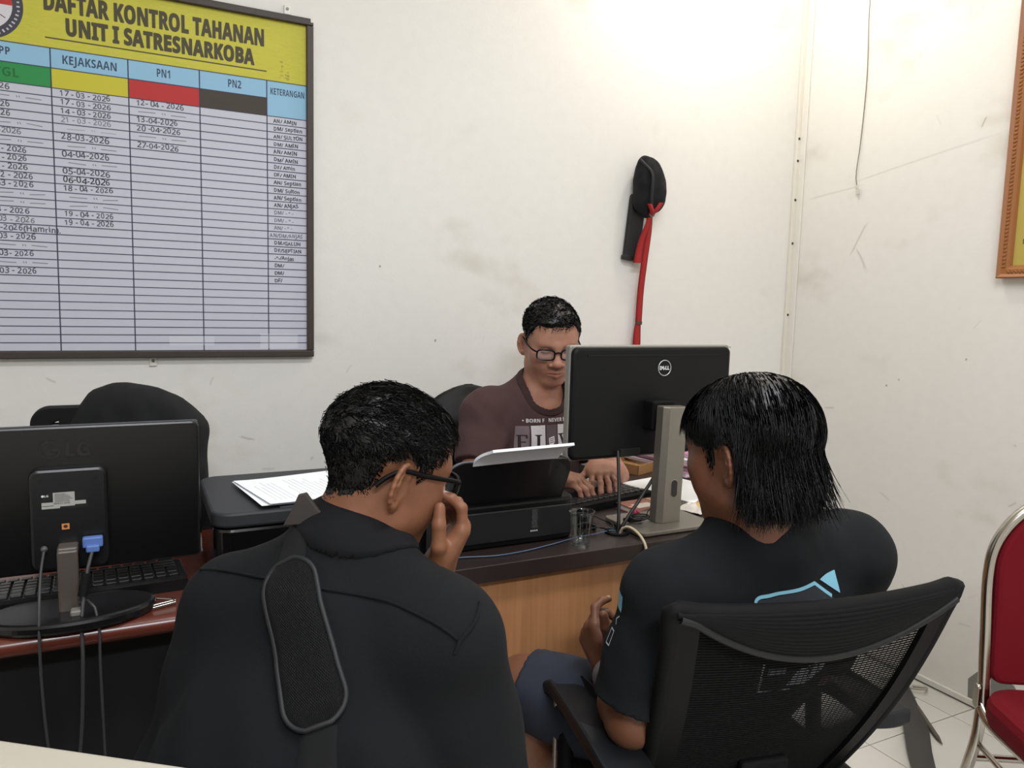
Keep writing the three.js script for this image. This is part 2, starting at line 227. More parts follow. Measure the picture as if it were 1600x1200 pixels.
{ // carved frame on the right wall; local x runs along the wall away from the corner (+z), local z out of the wall
  const t = thing('picture_frame', 'ornate carved golden brown picture frame on the right wall', 'picture', [-0.002, 1.439, 0.883], -Math.PI / 2);
  const w = 0.62, h = 0.86, f = 0.042, wood = M(0x9c6230, 0.38, { bumpMap: rep(grainT, 5), bumpScale: 0.0005 });
  const map = canvas(512, 700, (g, W, H) => {
    g.fillStyle = '#b5a24e'; g.fillRect(0, 0, W, H);
    for (let i = 0; i < 900; i++) { const x = rnd(W), y = rnd(H), k = clamp(1 - Math.hypot(x - W * 0.5, y - H * 0.25) / 400); g.fillStyle = `rgba(${rnd() < 0.5 ? '190,150,80' : '170,160,70'},${0.03 + 0.05 * k})`; g.beginPath(); g.ellipse(x, y, rnd(6, 50), rnd(4, 26), rnd(3), 0, 7); g.fill(); }
    g.fillStyle = '#4d4a2c'; g.font = 'bold 20px sans-serif'; g.fillText('B', 24, H - 86); g.fillText('B', 20, H - 58);
  });
  part('print', worldUV(box(w - 2 * f + 0.01, h - 2 * f + 0.01, 0.004, w / 2, h / 2, 0.012, 0), [1 / (w - 2 * f), 0, 0, -f / (w - 2 * f)], [0, 1 / (h - 2 * f), 0, -f / (h - 2 * f)]), M(0xffffff, 0.3, { map }), t, 'yellow print with dark letters');
  const prof = new THREE.Shape(); [[0, 0], [0, 0.03], [0.004, 0.034], [0.009, 0.03], [0.013, 0.027], [0.028, 0.027], [0.031, 0.024], [0.036, 0.022], [0.042, 0.012], [0.042, 0]].forEach(([x, y], i) => (i ? prof.lineTo(x, y) : prof.moveTo(x, y)));
  const side = (len) => { // mitred rail along local y, outer edge at x = 0
    const g = new THREE.ExtrudeGeometry(prof, { depth: len, bevelEnabled: false }); g.rotateX(Math.PI / 2); g.scale(1, -1, 1); const p = g.attributes.position; // now x = profile x, y = 0..len, z = height
    for (let i = 0; i < p.count; i++) { const x = p.getX(i), y = p.getY(i), z = Math.abs(p.getZ(i)); p.setXYZ(i, x, y < len / 2 ? x : len - x, z); } g.computeVertexNormals(); return g;
  };
  const bead = (len) => { const n = Math.round(len / 0.013), L = []; for (let k = 0; k < n; k++) { const y = 0.03 + (len - 0.06) * (k + 0.5) / n, s = new THREE.SphereGeometry(1, 7, 5); s.scale(0.007, 0.0036, 0.003); s.rotateZ(k % 2 ? 0.7 : 0.35); s.translate(0.0205, y, 0.0275); L.push(s); } return merge(L); };
  const put = (len, rz, x, y) => { const r = part('frame_rail', side(len), new THREE.MeshPhysicalMaterial().copy(wood), t); r.material.side = THREE.DoubleSide; r.rotation.z = rz; r.position.set(x, y, 0); const c = part('carving', bead(len), wood, r); c.userData.kind = 'stuff'; };
  put(h, 0, 0, 0); put(w, -Math.PI / 2, 0, h); put(h, Math.PI, w, h); put(w, Math.PI / 2, w, 0);
}
{ // string hanging on the right wall with a little plug at its end
  const t = thing('hanging_wire', 'thin grey wire hanging down the right wall with a small white plug', 'wire');
  part('wire', tube([[-0.006, CEIL - 0.01, 0.34], [-0.012, 2.49, 0.312], [-0.006, 2.2, 0.318], [-0.006, 1.95, 0.31], [-0.008, 1.84, 0.303], [-0.01, 1.8, 0.312]], 0.0016, 40, 6), M(0x6f6a60, 0.6), t);
  part('plug', merge([rod([-0.01, 1.805, 0.312], [-0.01, 1.79, 0.314], 0.004, 0.005), box(0.008, 0.02, 0.01, -0.01, 1.778, 0.318, 0.002)]), M(0xcfcabd, 0.5), t);
}
// ================================================================ desks
{
  const top = M(0xffffff, 0.36, { map: rep(woodT([0.145, 0.11, 0.1], [0.225, 0.18, 0.165], 7), 1.2, 1.2) });
  const panelT = woodT([0.62, 0.43, 0.28], [0.76, 0.55, 0.37], 16);
  const panel = M(0xffffff, 0.45, { map: rep(panelT, 1.6, 0.9) });
  const t = thing('office_desk', 'dark topped office desk with a brown wood grain front panel', 'desk');
  part('desk_top', worldUV(box(1.335, 0.036, 0.56, -1.6975, DESK - 0.018, 0.735, 0.002), [0, 0, 1, 0], [1, 0.5, 0, 0], 0.8), top, t);
  part('return_top', worldUV(box(0.46, 0.036, 0.36, -1.16 + 0.23, DESK - 0.018, 0.275, 0.002), [0, 0, 1, 0], [1, 0.5, 0, 0], 0.8), top, t);
  part('front_panel', worldUV(box(1.29, 0.734, 0.018, -1.6975, 0.375, 0.982, 0.001), [1, 0, 0, 0], [0, 1, 0, 0]), panel, t, 'brown wood grain front panel');
  part('side_panel', worldUV(box(0.018, 0.742, 0.5, -2.345, 0.371, 0.72, 0.001), [0, 0, 1, 0], [0, 1, 0, 0]), panel, t);
  part('side_panel', worldUV(box(0.018, 0.742, 0.5, -1.06, 0.371, 0.72, 0.001), [0, 0, 1, 0], [0, 1, 0, 0]), panel, t);
  for (const z of [0.12]) part('leg', box(0.04, 0.742, 0.04, -0.75, 0.371, z), mattBlack, t);
  part('cable_grommet', new THREE.TorusGeometry(0.026, 0.004, 8, 28).rotateX(Math.PI / 2).translate(-1.488, DESK + 0.002, 0.925), mattBlack, t);
  const red = M(0xffffff, 0.26, { map: rep(woodT([0.33, 0.15, 0.11], [0.44, 0.22, 0.165], 5), 1, 1), clearcoat: 0.3, clearcoatRoughness: 0.25 });
  const u = thing('side_desk', 'glossy reddish brown desk with a rounded front edge', 'desk');
  part('desk_top', worldUV(box(1.3, 0.034, 0.5, -2.378 - 0.65, DESK - 0.017, 0.785, 0.0168), [0, 0.3, 1, 0], [1, 0, 0, 0], 0.9), red, u);
  part('modesty_panel', box(1.2, 0.72, 0.016, -3.03, 0.38, 0.955), M(0x0a0a0b, 0.6), u, 'black modesty panel');
  for (const x of [-2.405, -3.64]) part('side_panel', box(0.02, 0.746, 0.42, x, 0.373, 0.765), M(0x2a1512, 0.4), u);
  // low partition in the foreground: cream rail over a brown panel
  const p = thing('low_partition', 'cream rail of a low partition at the lower left corner', 'partition', [-2.72, 0, 1.507], -Math.atan2(0.099, 0.133));
  part('rail', box(0.9, 0.028, 0.04, 0.05, 0.876, 0, 0.006), M(0xb9b3a4, 0.4), p);
  part('panel', box(0.88, 0.80, 0.02, 0.05, 0.474, 0.0, 0.002), M(0x4a3b33, 0.6), p, 'brown panel');
  for (const x of [-0.36, 0.46]) part('foot', merge([box(0.03, 0.08, 0.03, x, 0.04, 0), box(0.04, 0.02, 0.22, x, 0.01, 0)]), mattBlack, p);
}
// ================================================================ monitors, keyboards, printers, desk clutter
function textGeo(lines, w, h, draw) { return canvas(w, h, draw); }
{ // desk monitor seen from behind, silver stand
  const t = thing('silver_stand_monitor', 'black computer monitor with a round logo on a silver stand', 'monitor', [-1.3335, DESK, 0.905]);
  const Y = (y) => y - DESK, shellM = M(0x0c0d0e, 0.48, { specularIntensity: 0.5, bumpMap: rep(grainT, 14), bumpScale: 0.00012 }), silver = M(0x857f74, 0.42, { metalness: 0.55 });
  const W = 0.497, H = 0.283, cy = Y(1.0815);
  part('bezel', box(W, H, 0.022, 0, cy, -0.082, 0.006), M(0x8b8882, 0.4, { metalness: 0.3 }), t, 'silver grey rim');
  part('screen', box(W - 0.03, H - 0.03, 0.002, 0, cy, -0.0935, 0), M(0x1a2028, 0.2, { emissive: 0x9db4d0, emissiveIntensity: 0.15 }), t);
  const sh = roundRect(W - 0.024, H - 0.024, 0.01); const back = extrude(sh, 0.012, 0.008); back.translate(0, cy, -0.079);
  part('back_shell', back, shellM, t);
  part('vent', box(0.41, 0.0035, 0.003, 0, cy + 0.117, -0.0582, 0), M(0x050505, 0.8), t);
  part('mount_arm', box(0.07, 0.075, 0.05, 0.0, Y(1.05), -0.043, 0.006), mattBlack, t);
  // column: chamfered extrusion with a cable hole
  const pr = new THREE.Shape([[-0.034, 0.012], [-0.034, -0.01], [-0.022, -0.02], [0.028, -0.02], [0.034, -0.012], [0.034, 0.012]].map((p) => new THREE.Vector2(...p)));
  const col = new THREE.ExtrudeGeometry(pr, { depth: 0.282, bevelEnabled: true, bevelSize: 0.002, bevelThickness: 0.003, bevelSegments: 2 }); col.rotateX(-Math.PI / 2);
  const c = part('column', col, silver, t, 'silver stand column'); c.position.set(-0.008, 0.014, 0.012); c.rotation.z = -0.03;
  const hole = part('cable_hole', extrude(roundRect(0.017, 0.042, 0.0082), 0.002, 0), M(0x2b2723, 0.8), t); hole.position.set(-0.001, 0.098, 0.0342);
  const hr = part('hole_rim', extrude(roundRect(0.02, 0.045, 0.0098), 0.001, 0), M(0xaaa69b, 0.35, { metalness: 0.6 }), t); hr.position.set(-0.001, 0.098, 0.0338);
  const base = extrude(roundRect(0.222, 0.158, 0.014), 0.006, 0.002); base.rotateX(-Math.PI / 2); base.translate(-0.015, 0.004, 0);
  part('base', base, silver, t, 'flat silver foot');
  part('base_pad', box(0.21, 0.004, 0.148, -0.015, 0.002, 0, 0.001), mattBlack, t);
  const ring = part('logo_ring', new THREE.TorusGeometry(0.0195, 0.0011, 8, 40), M(0xcfd0cd, 0.3, { metalness: 0.5 }), t); ring.position.set(0.026, Y(1.166), -0.0588);
  const lm = canvas(256, 256, (g) => { g.clearRect(0, 0, 256, 256); g.fillStyle = '#fff'; g.font = 'bold 96px sans-serif'; g.textAlign = 'center'; g.textBaseline = 'middle'; g.lineWidth = 6; g.strokeStyle = '#fff'; const xs = [40, 102, 163, 214]; ['D', 'E', 'L', 'L'].forEach((ch, i) => { g.save(); g.translate(xs[i], 130); if (i === 1) g.rotate(-0.6); g.fillText(ch, 0, 0); g.strokeText(ch, 0, 0); g.restore(); }); });
  const logo = part('logo', new THREE.PlaneGeometry(0.034, 0.034), M(0xd6d7d4, 0.35, { map: lm, transparent: true, alphaTest: 0.5 }), t); logo.position.set(0.026, Y(1.166), -0.0586);
  part('port_cover', box(0.06, 0.02, 0.004, -0.07, Y(0.955), -0.0585, 0.001), M(0x0b0b0b, 0.6), t);
  const k = thing('monitor_cable', 'pair of black monitor cables dropping behind the silver stand into the desk grommet', 'cable');
  part('cable', tube([[-1.445, 0.962, 0.853], [-1.452, 0.93, 0.868], [-1.466, 0.86, 0.896], [-1.484, 0.79, 0.924], [-1.487, 0.75, 0.926]], 0.0042, 30), cableBlack, k);
  part('cable', tube([[-1.32, 0.945, 0.87], [-1.355, 0.905, 0.89], [-1.42, 0.85, 0.915], [-1.478, 0.792, 0.93], [-1.486, 0.75, 0.93]], 0.0042, 30), cableBlack, k);
}
function keyboard(name, label, pos, turn, W, nx, mat, keyMat, group) {
  const t = thing(name, label, 'keyboard', pos, turn, group), D = 0.135;
  const pr = new THREE.Shape([[-D / 2, 0.001], [D / 2, 0.001], [D / 2, 0.012], [D / 2 - 0.01, 0.015], [-D / 2 + 0.005, 0.023], [-D / 2, 0.02]].map((p) => new THREE.Vector2(...p)));
  const g = new THREE.ExtrudeGeometry(pr, { depth: W - 0.004, bevelEnabled: true, bevelSize: 0.002, bevelThickness: 0.002, bevelSegments: 2 }); g.rotateY(-Math.PI / 2); g.translate((W - 0.004) / 2, 0, 0);
  part('case', g, mat, t);                                                    // local +z is the typist's side
  const pitch = (W - 0.024) / nx, caps = {}; const cap = (w) => (caps[w] ||= box(pitch * w - 0.003, 0.007, 0.0155, 0, 0, 0, 0.002));
  for (let r = 0; r < 6; r++) {
    const z = -D / 2 + 0.02 + r * 0.0185 + (r ? 0.003 : 0), y = lerp(0.026, 0.0185, (z + D / 2) / D);
    for (let i = 0; i < nx;) {
      let w = 1; if (r === 5 && i === 3) w = 6; else if (r === 5 && i === 0) w = 1.5; else if ((r === 3 || r === 4) && i === 0) w = 2;
      if (i + w > nx) w = nx - i;
      const isGap = nx > 18 && (i === 14 || i === 18) && r < 6; if (isGap) { i += 0.5; }
      const kx = -W / 2 + 0.012 + (i + w / 2) * pitch; if (kx + pitch * w / 2 > W / 2 - 0.01) break;
      const m = part('key', cap(w), keyMat, t); m.position.set(kx, y, z); m.rotation.x = 0.055; i += w;
    }
  }
  return t;
}
const keyMat = M(0x1b1b1d, 0.4), keyMat2 = M(0x141416, 0.32);
keyboard('keyboard', 'black computer keyboard under the hands of the seated man', [-1.405, DESK, 0.672], Math.PI + 13 * RAD, 0.36, 16, mattBlack, keyMat);
keyboard('keyboard', 'black computer keyboard tucked under the left monitor', [-2.66, DESK, 0.86], Math.PI + 3 * RAD, 0.45, 21, blackPlastic, keyMat2);
{ // left monitor seen from behind
  const t = thing('black_stand_monitor', 'glossy black monitor with label stickers at the left edge', 'monitor', [-2.615, DESK, 0.98]);
  const Y = (y) => y - DESK, W = 0.445, H = 0.246, cx = -2.6335 + 2.615, cy = Y(0.973);
  const shell = M(0x0a0a0b, 0.3, { bumpMap: rep(grainT, 16), bumpScale: 0.00006 });
  part('bezel', box(W, H, 0.018, cx, cy, -0.058, 0.004), M(0x2e2e31, 0.35), t);
  part('screen', box(W - 0.03, H - 0.03, 0.002, cx, cy, -0.0675, 0), M(0x0a0c10, 0.15), t);
  const b = extrude(roundRect(W - 0.006, H - 0.006, 0.008), 0.01, 0.004); b.translate(cx, cy, -0.053); part('back_shell', b, shell, t);
  const vb = extrude(roundRect(0.103, 0.16, 0.01), 0.024, 0.005); vb.translate(0.003, Y(0.945), -0.045); part('mount_box', vb, M(0x131315, 0.34), t);
  // raised brand lettering: a ring with two letters beside it
  const lm = canvas(512, 256, (g) => { g.clearRect(0, 0, 512, 256); g.strokeStyle = g.fillStyle = '#fff'; g.lineWidth = 14; g.beginPath(); g.arc(110, 128, 82, 0.05, 5.6); g.stroke(); g.lineWidth = 12; g.beginPath(); g.moveTo(110, 86); g.lineTo(110, 166); g.lineTo(150, 166); g.moveTo(130, 128); g.lineTo(186, 128); g.stroke(); g.font = 'bold 190px sans-serif'; g.textBaseline = 'middle'; g.fillText('LG', 224, 134); });
  const lg = part('emblem', new THREE.PlaneGeometry(0.088, 0.044), M(0x101013, 0.12, { map: lm, transparent: true, alphaTest: 0.5 }), t, 'dark raised lettering'); lg.position.set(0.002, Y(1.058), -0.0382);
  const st = canvas(512, 256, (g) => { g.clearRect(0, 0, 512, 256); g.fillStyle = '#0c0c0d'; g.fillRect(0, 0, 512, 256); g.fillStyle = '#a9a8a2'; g.fillRect(136, 20, 240, 196); g.fillRect(10, 150, 490, 50); g.fillRect(10, 204, 200, 34); g.fillStyle = '#222'; for (let i = 0; i < 7; i++) g.fillRect(156, 40 + i * 17, rnd(90, 200), 6); for (let x = 140; x < 330; x += rnd(4, 9)) g.fillRect(x, 158, rnd(1, 4), 26); g.fillRect(20, 196, 120, 8); g.fillStyle = '#ddd'; g.font = 'bold 40px sans-serif'; g.fillText('LG', 40, 74); g.beginPath(); g.arc(24, 60, 16, 0, 7); g.fill(); });
  const s1 = part('rating_label', new THREE.PlaneGeometry(0.066, 0.031), M(0xffffff, 0.5, { map: st }), t, 'white and black rating label'); s1.position.set(-0.004, Y(0.978), -0.0155);
  const s2 = part('sticker', new THREE.PlaneGeometry(0.011, 0.01), M(0xc98a4e, 0.5, { map: canvas(64, 64, (g) => { g.fillStyle = '#fff'; g.fillRect(0, 0, 64, 64); g.fillStyle = '#6b3d1c'; g.beginPath(); g.arc(32, 32, 18, 0, 7); g.fill(); }) }), t, 'small orange sticker'); s2.position.set(-0.003, Y(0.933), -0.0155);
  for (const [x, y] of [[-0.037, 1.012], [0.042, 1.012], [-0.037, 0.933], [0.042, 0.936]]) part('screw', rod([x, Y(y), -0.0165], [x, Y(y), -0.0145], 0.003, 0.003, 10), M(0x2c2c2c, 0.4, { metalness: 0.7 }), t);
  part('column', merge([box(0.03, 0.118, 0.02, 0, 0.062, 0.008, 0.004), box(0.03, 0.02, 0.05, 0, 0.115, -0.012, 0.004)]), M(0x5f5852, 0.34, { metalness: 0.25 }), t);
  const bs = new THREE.Shape(); bs.absellipse(0, 0, 0.118, 0.062, 0, Math.PI * 2); const bg = extrude(bs, 0.008, 0.006, 40); bg.rotateX(-Math.PI / 2); bg.translate(0.004, 0.006, 0.0); part('base', bg, M(0x151516, 0.25), t);
  part('base_clip', box(0.018, 0.01, 0.02, 0.012, 0.0235, 0.035, 0.003), M(0x7b7771, 0.4), t);
  const vg = part('video_plug', merge([box(0.03, 0.018, 0.014, 0.036, Y(0.906), -0.004, 0.003), box(0.02, 0.012, 0.016, 0.036, Y(0.897), 0.002, 0.003)]), M(0x5a78b8, 0.5), t, 'blue plug');
  const k = thing('hanging_cable', 'three thin dark cables hanging from the left monitor over the desk edge', 'cable');
  const cm = M(0x3a3a3b, 0.5);
  part('cable', tube([[-2.579, 0.895, 0.985], [-2.586, 0.87, 1.0], [-2.592, 0.83, 1.012], [-2.596, 0.79, 1.03], [-2.595, 0.74, 1.042], [-2.6, 0.62, 1.04], [-2.612, 0.5, 1.04], [-2.63, 0.3, 1.04], [-2.64, 0.03, 1.02]], 0.003, 60), cm, k);
  part('ferrite', rod([-2.588, 0.862, 1.004], [-2.594, 0.828, 1.0135], 0.0075, 0.0075, 14), mattBlack, k);
  part('cable', tube([[-2.648, 0.9, 0.985], [-2.652, 0.87, 1.0], [-2.653, 0.8, 1.04], [-2.652, 0.7, 1.045], [-2.645, 0.58, 1.045], [-2.62, 0.4, 1.04], [-2.6, 0.03, 1.02]], 0.0022, 50), cm, k);
  part('cable', tube([[-2.6, 0.812, 1.0], [-2.582, 0.82, 1.02], [-2.572, 0.79, 1.036], [-2.571, 0.72, 1.042], [-2.568, 0.5, 1.04], [-2.572, 0.03, 1.01]], 0.0022, 40), cm, k);
  part('audio_plug', new THREE.SphereGeometry(0.0055, 12, 10).translate(-2.648, 0.903, 0.982), M(0x4a4a4c, 0.4), k);
  const nc = thing('nail_clipper', 'small chrome nail clipper lying on the reddish desk', 'clipper', [-2.478, DESK, 0.985], 0.1);
  part('body', merge([rod([-0.03, 0.003, 0.012], [0.022, 0.004, 0], 0.003), rod([-0.03, 0.0075, 0.012], [0.022, 0.0075, 0], 0.0025)]), chrome, nc);
  part('lever', merge([rod([-0.022, 0.013, -0.02], [0.018, 0.0095, 0], 0.0018), rod([0.019, 0.002, 0], [0.019, 0.013, 0], 0.003)]), chrome, nc);
}
{ // flat printer-scanner under the papers
  const t = thing('flatbed_printer', 'flat black printer with papers lying on its lid', 'printer', [-2.19, DESK, 0.815]);
  const body = extrude(roundRect(0.39, 0.3, 0.03), 0.108, 0.006); body.rotateX(-Math.PI / 2); body.translate(0, 0.006, 0);
  part('body', body, M(0x0e0d0e, 0.2, { clearcoat: 0.3 }), t);
  const lid = extrude(roundRect(0.396, 0.306, 0.032), 0.018, 0.005); lid.rotateX(-Math.PI / 2); lid.translate(0, 0.127, 0); part('lid', lid, M(0x2b2d30, 0.5, { bumpMap: rep(grainT, 20), bumpScale: 0.0003 }), t);
  part('control_strip', box(0.27, 0.004, 0.05, 0.05, 0.1505, 0.128, 0.001), M(0x34363a, 0.5), t);
  const pm = canvas(512, 720, (g, w, h) => { g.fillStyle = '#f5f8fb'; g.fillRect(0, 0, w, h); g.fillStyle = '#aab0b8'; for (let i = 0; i < 26; i++) { const y = 50 + i * 24; if (i === 5 || i === 15) continue; g.globalAlpha = 0.55; g.fillRect(60, y, rnd(220, 390), 5); } });
  const sheet = (name, label, x, z, r, y) => { const g = new THREE.PlaneGeometry(0.21, 0.297, 8, 10); const p = g.attributes.position; for (let i = 0; i < p.count; i++) p.setZ(i, 0.0009 + 0.003 * Math.pow(Math.abs(p.getY(i)) / 0.15, 4)); g.computeVertexNormals(); g.rotateX(-Math.PI / 2); const m = single(name, g, M(0xffffff, 0.75, { map: pm, side: THREE.DoubleSide }), label, 'paper', [x, y, z], r); return m; };
  sheet('printed_sheet', 'printed white sheet on the flat printer, lower of two', -2.175, 0.845, Math.PI / 2 + 0.14, DESK + 0.1545);
  sheet('printed_sheet', 'printed white sheet on the flat printer, on top', -2.168, 0.84, Math.PI / 2 + 0.2, DESK + 0.1575);
}
{ // inkjet printer with an upright rear paper tray, its back to us
  const t = thing('inkjet_printer', 'black inkjet printer with an upright rear tray full of paper', 'printer', [-1.795, DESK, 0.77]);
  const bm = M(0x0b0b0c, 0.38, { specularIntensity: 0.6, bumpMap: rep(grainT, 14), bumpScale: 0.0001 });
  const body = extrude(roundRect(0.38, 0.29, 0.03), 0.085, 0.006); body.rotateX(-Math.PI / 2); body.translate(0, 0.008, 0); part('body', body, bm, t);
  part('lid', box(0.372, 0.014, 0.22, 0, 0.106, -0.03, 0.006), M(0x2a2b2d, 0.42), t);
  part('foot', box(0.34, 0.008, 0.24, 0, 0.004, 0, 0.002), mattBlack, t);
  part('rear_panel', box(0.355, 0.07, 0.006, 0, 0.05, 0.1535, 0.003), M(0x121213, 0.5), t);
  // tray: rounded plate leaning towards the viewer
  const s = new THREE.Shape(); s.moveTo(-0.135, -0.02); s.lineTo(0.142, -0.02); s.lineTo(0.156, 0.055); s.quadraticCurveTo(0.158, 0.085, 0.135, 0.086); s.lineTo(-0.105, 0.092); s.quadraticCurveTo(-0.142, 0.09, -0.146, 0.06); s.lineTo(-0.135, -0.02);
  const tray = part('paper_tray', extrude(s, 0.006, 0.002), M(0x0c0c0d, 0.3, { clearcoat: 0.2 }), t); tray.position.set(0.015, 0.11, 0.132); tray.rotation.x = 0.24;
  const rim = part('tray_rim', tube([[-0.146, 0.05, 0.006], [-0.142, 0.076, 0.006], [-0.12, 0.0925, 0.006], [-0.06, 0.092, 0.006], [-0.02, 0.0905, 0.006]], 0.0026, 24, 8), M(0x55565a, 0.3), t); rim.position.copy(tray.position); rim.rotation.copy(tray.rotation);
  const lm = canvas(128, 256, (g) => { g.clearRect(0, 0, 128, 256); g.fillStyle = '#6d6d6b'; for (let y = 6; y < 200; y += 9) { let x = 30 + rnd(18); while (x < 100) { const w = rnd(4, 16); g.fillRect(x, y, w, 3.5); x += w + rnd(4, 9); } } g.fillStyle = '#c4c4c0'; for (let x = 20; x < 110; x += 24) g.fillRect(x, 222, 15, 16); });
  const lb = part('rating_print', new THREE.PlaneGeometry(0.026, 0.056), M(0xffffff, 0.6, { map: lm, transparent: true, alphaTest: 0.4 }), t, 'small grey printed text'); lb.position.set(0.08, 0.054, 0.1568);
  // the sheets in the tray: a curved wad
  const st = thing('paper_stack', 'stack of white paper standing in the rear tray of the inkjet printer', 'paper', [-1.765, DESK, 0.77]);
  const prof = [[0.05, 0.105], [0.085, 0.112], [0.12, 0.126], [0.16, 0.142], [0.195, 0.162], [0.218, 0.19], [0.234, 0.228]]; // [y, z]
  const cv = new THREE.CatmullRomCurve3(prof.map(([y, z]) => new THREE.Vector3(0, y, z))), N = 24, K = 10, pos = [], idx = [];
  for (let side = 0; side < 2; side++) for (let i = 0; i <= N; i++) { const q = cv.getPoint(i / N), tg = cv.getTangent(i / N); for (let j = 0; j <= K; j++) { const u = j / K - 0.5, o = side ? 0.006 : 0; const cut = 0.03 * sstep(0.72, 1, i / N); pos.push(u * 0.21 + (u < 0 ? cut * Math.max(0, -u * 2 - 0.75) * 4 * 0.5 : 0), q.y + tg.z * o + 0.004 * u, q.z - tg.y * o); } }
  const at = (s2, i, j) => s2 * (N + 1) * (K + 1) + i * (K + 1) + j, quad = (a, b, c, d) => idx.push(a, b, c, a, c, d);
  for (let i = 0; i < N; i++) for (let j = 0; j < K; j++) { quad(at(0, i, j), at(0, i, j + 1), at(0, i + 1, j + 1), at(0, i + 1, j)); quad(at(1, i, j), at(1, i + 1, j), at(1, i + 1, j + 1), at(1, i, j + 1)); }
  for (let i = 0; i < N; i++) { quad(at(0, i, 0), at(0, i + 1, 0), at(1, i + 1, 0), at(1, i, 0)); quad(at(0, i, K), at(1, i, K), at(1, i + 1, K), at(0, i + 1, K)); }
  for (let j = 0; j < K; j++) { quad(at(0, N, j), at(0, N, j + 1), at(1, N, j + 1), at(1, N, j)); quad(at(0, 0, j), at(1, 0, j), at(1, 0, j + 1), at(0, 0, j + 1)); }
  const g = new THREE.BufferGeometry(); g.setAttribute('position', new THREE.Float32BufferAttribute(pos, 3)); g.setIndex(idx); const g2 = g.toNonIndexed(); g2.computeVertexNormals(); 
  part('sheets', g2, M(0xf0f1f5, 0.75, { side: THREE.DoubleSide }), st);
}
{ // cup
  const t = single('plastic_cup', lathe([[0.0005, 0.004], [0.0185, 0.003], [0.0195, 0.0], [0.0205, 0.002], [0.0215, 0.02], [0.0235, 0.05], [0.0255, 0.074], [0.0285, 0.077], [0.0285, 0.079], [0.0262, 0.0788], [0.0248, 0.074], [0.0228, 0.05], [0.0208, 0.02], [0.0195, 0.006], [0.0005, 0.006]], 40), M(0xf2f5f5, 0.06, { transmission: 1, thickness: 0, ior: 1.6, side: THREE.DoubleSide }), 'clear empty plastic cup at the front edge of the desk', 'cup', [-1.618, DESK, 0.972]);
  t.scale.set(1.06, 1, 0.96);
}
{ // paper, notebook, folders, snack wrapper, adapter, cables
  const g = box(0.21, 0.0012, 0.297, 0, 0.0006, 0, 0); single('paper_sheet', g, M(0xf6f8f9, 0.7), 'blank white sheet lying behind the silver monitor stand', 'paper', [-1.056, DESK, 0.633], 0.2);
  const nb = thing('batik_notebook', 'notebook with a red brown batik patterned cover and white label', 'notebook', [-1.285, DESK, 0.777], 0.1);
  const bt = canvas(256, 256, (c) => { c.fillStyle = '#9a5a44'; c.fillRect(0, 0, 256, 256); for (let i = 0; i < 240; i++) { c.fillStyle = ['#c98a62', '#7b3a2c', '#d9a578', '#6a3426', '#b06a48'][i % 5]; c.beginPath(); c.ellipse(rnd(256), rnd(256), rnd(4, 17), rnd(3, 9), rnd(3), 0, 7); c.fill(); } });
  const bmt = M(0xffffff, 0.45, { map: bt });
  part('pages', box(0.15, 0.012, 0.082, 0, 0.008, 0, 0.001), M(0xd9d0c6, 0.8), nb); part('cover', worldUV(box(0.154, 0.002, 0.086, 0, 0.015, 0, 0.0006), [1, 0, 0, 0], [0, 0, 1, 0], 7), bmt, nb); part('cover', worldUV(box(0.154, 0.002, 0.086, 0, 0.001, 0, 0.0006), [1, 0, 0, 0], [0, 0, 1, 0], 7), bmt, nb);
  part('label', box(0.06, 0.0006, 0.035, -0.03, 0.0163, 0.012, 0), M(0xd6c9bf, 0.7), nb);
  // card folder and pink files on the desk return
  const cf = thing('card_box_lid', 'tan cardboard box behind the black monitor', 'box', [-1.0, DESK, 0.33], 0.35); const cb = M(0xa87d4e, 0.8, { bumpMap: rep(grainT, 6), bumpScale: 0.0004 });
  part('base', box(0.22, 0.004, 0.16, 0, 0.002, 0, 0.001), cb, cf); for (const [w, d, x, z] of [[0.22, 0.004, 0, 0.078], [0.22, 0.004, 0, -0.078], [0.004, 0.16, 0.108, 0], [0.004, 0.16, -0.108, 0]]) part('side', box(w, 0.03, d, x, 0.017, z, 0.001), cb, cf);
  const pinks = [[0xc98fb0, 0.016], [0xe3d6df, 0.008], [0xb56a97, 0.014], [0xd9a6c3, 0.012], [0xe9e2ea, 0.006], [0xc27aa6, 0.012]]; let y = DESK; const lab = ['lowest pink file of the stack on the desk return', 'pale file second from the bottom of the pink stack', 'dark pink file in the middle of the stack', 'light pink file above the dark pink one', 'white folder near the top of the pink stack', 'pink file on top of the stack'];
  pinks.forEach(([c, h], i) => { const f = thing('paper_file', lab[i], 'file', [-0.845 + 0.008 * ((i * 7) % 3 - 1), y, 0.36 + 0.006 * ((i * 5) % 3 - 1)], 0.1 + 0.05 * ((i * 3) % 4), 'pink files on the desk'); part('pages', box(0.222, h - 0.003, 0.312, 0, h / 2, 0, 0.001), M(0xe7e0e4, 0.8), f); const cm = M(c, 0.55); part('cover', box(0.23, 0.0015, 0.32, 0, h - 0.001, 0, 0.0005), cm, f); part('cover', box(0.23, 0.0015, 0.32, 0, 0.0008, 0, 0.0005), cm, f); y += h; });
  // crumpled snack wrapper
  const sw = new THREE.PlaneGeometry(0.11, 0.075, 22, 16); { const p = sw.attributes.position; for (let i = 0; i < p.count; i++) { const x = p.getX(i), q = p.getY(i), e = (1 - Math.pow(Math.abs(x) / 0.056, 4)) * (1 - Math.pow(Math.abs(q) / 0.039, 4)); p.setZ(i, 0.003 + e * (0.013 + 0.012 * nz(x * 40, q * 40, 3)) + 0.003 * Math.abs(nz(x * 90, q * 90, 7))); } sw.computeVertexNormals(); sw.rotateX(-Math.PI / 2); }
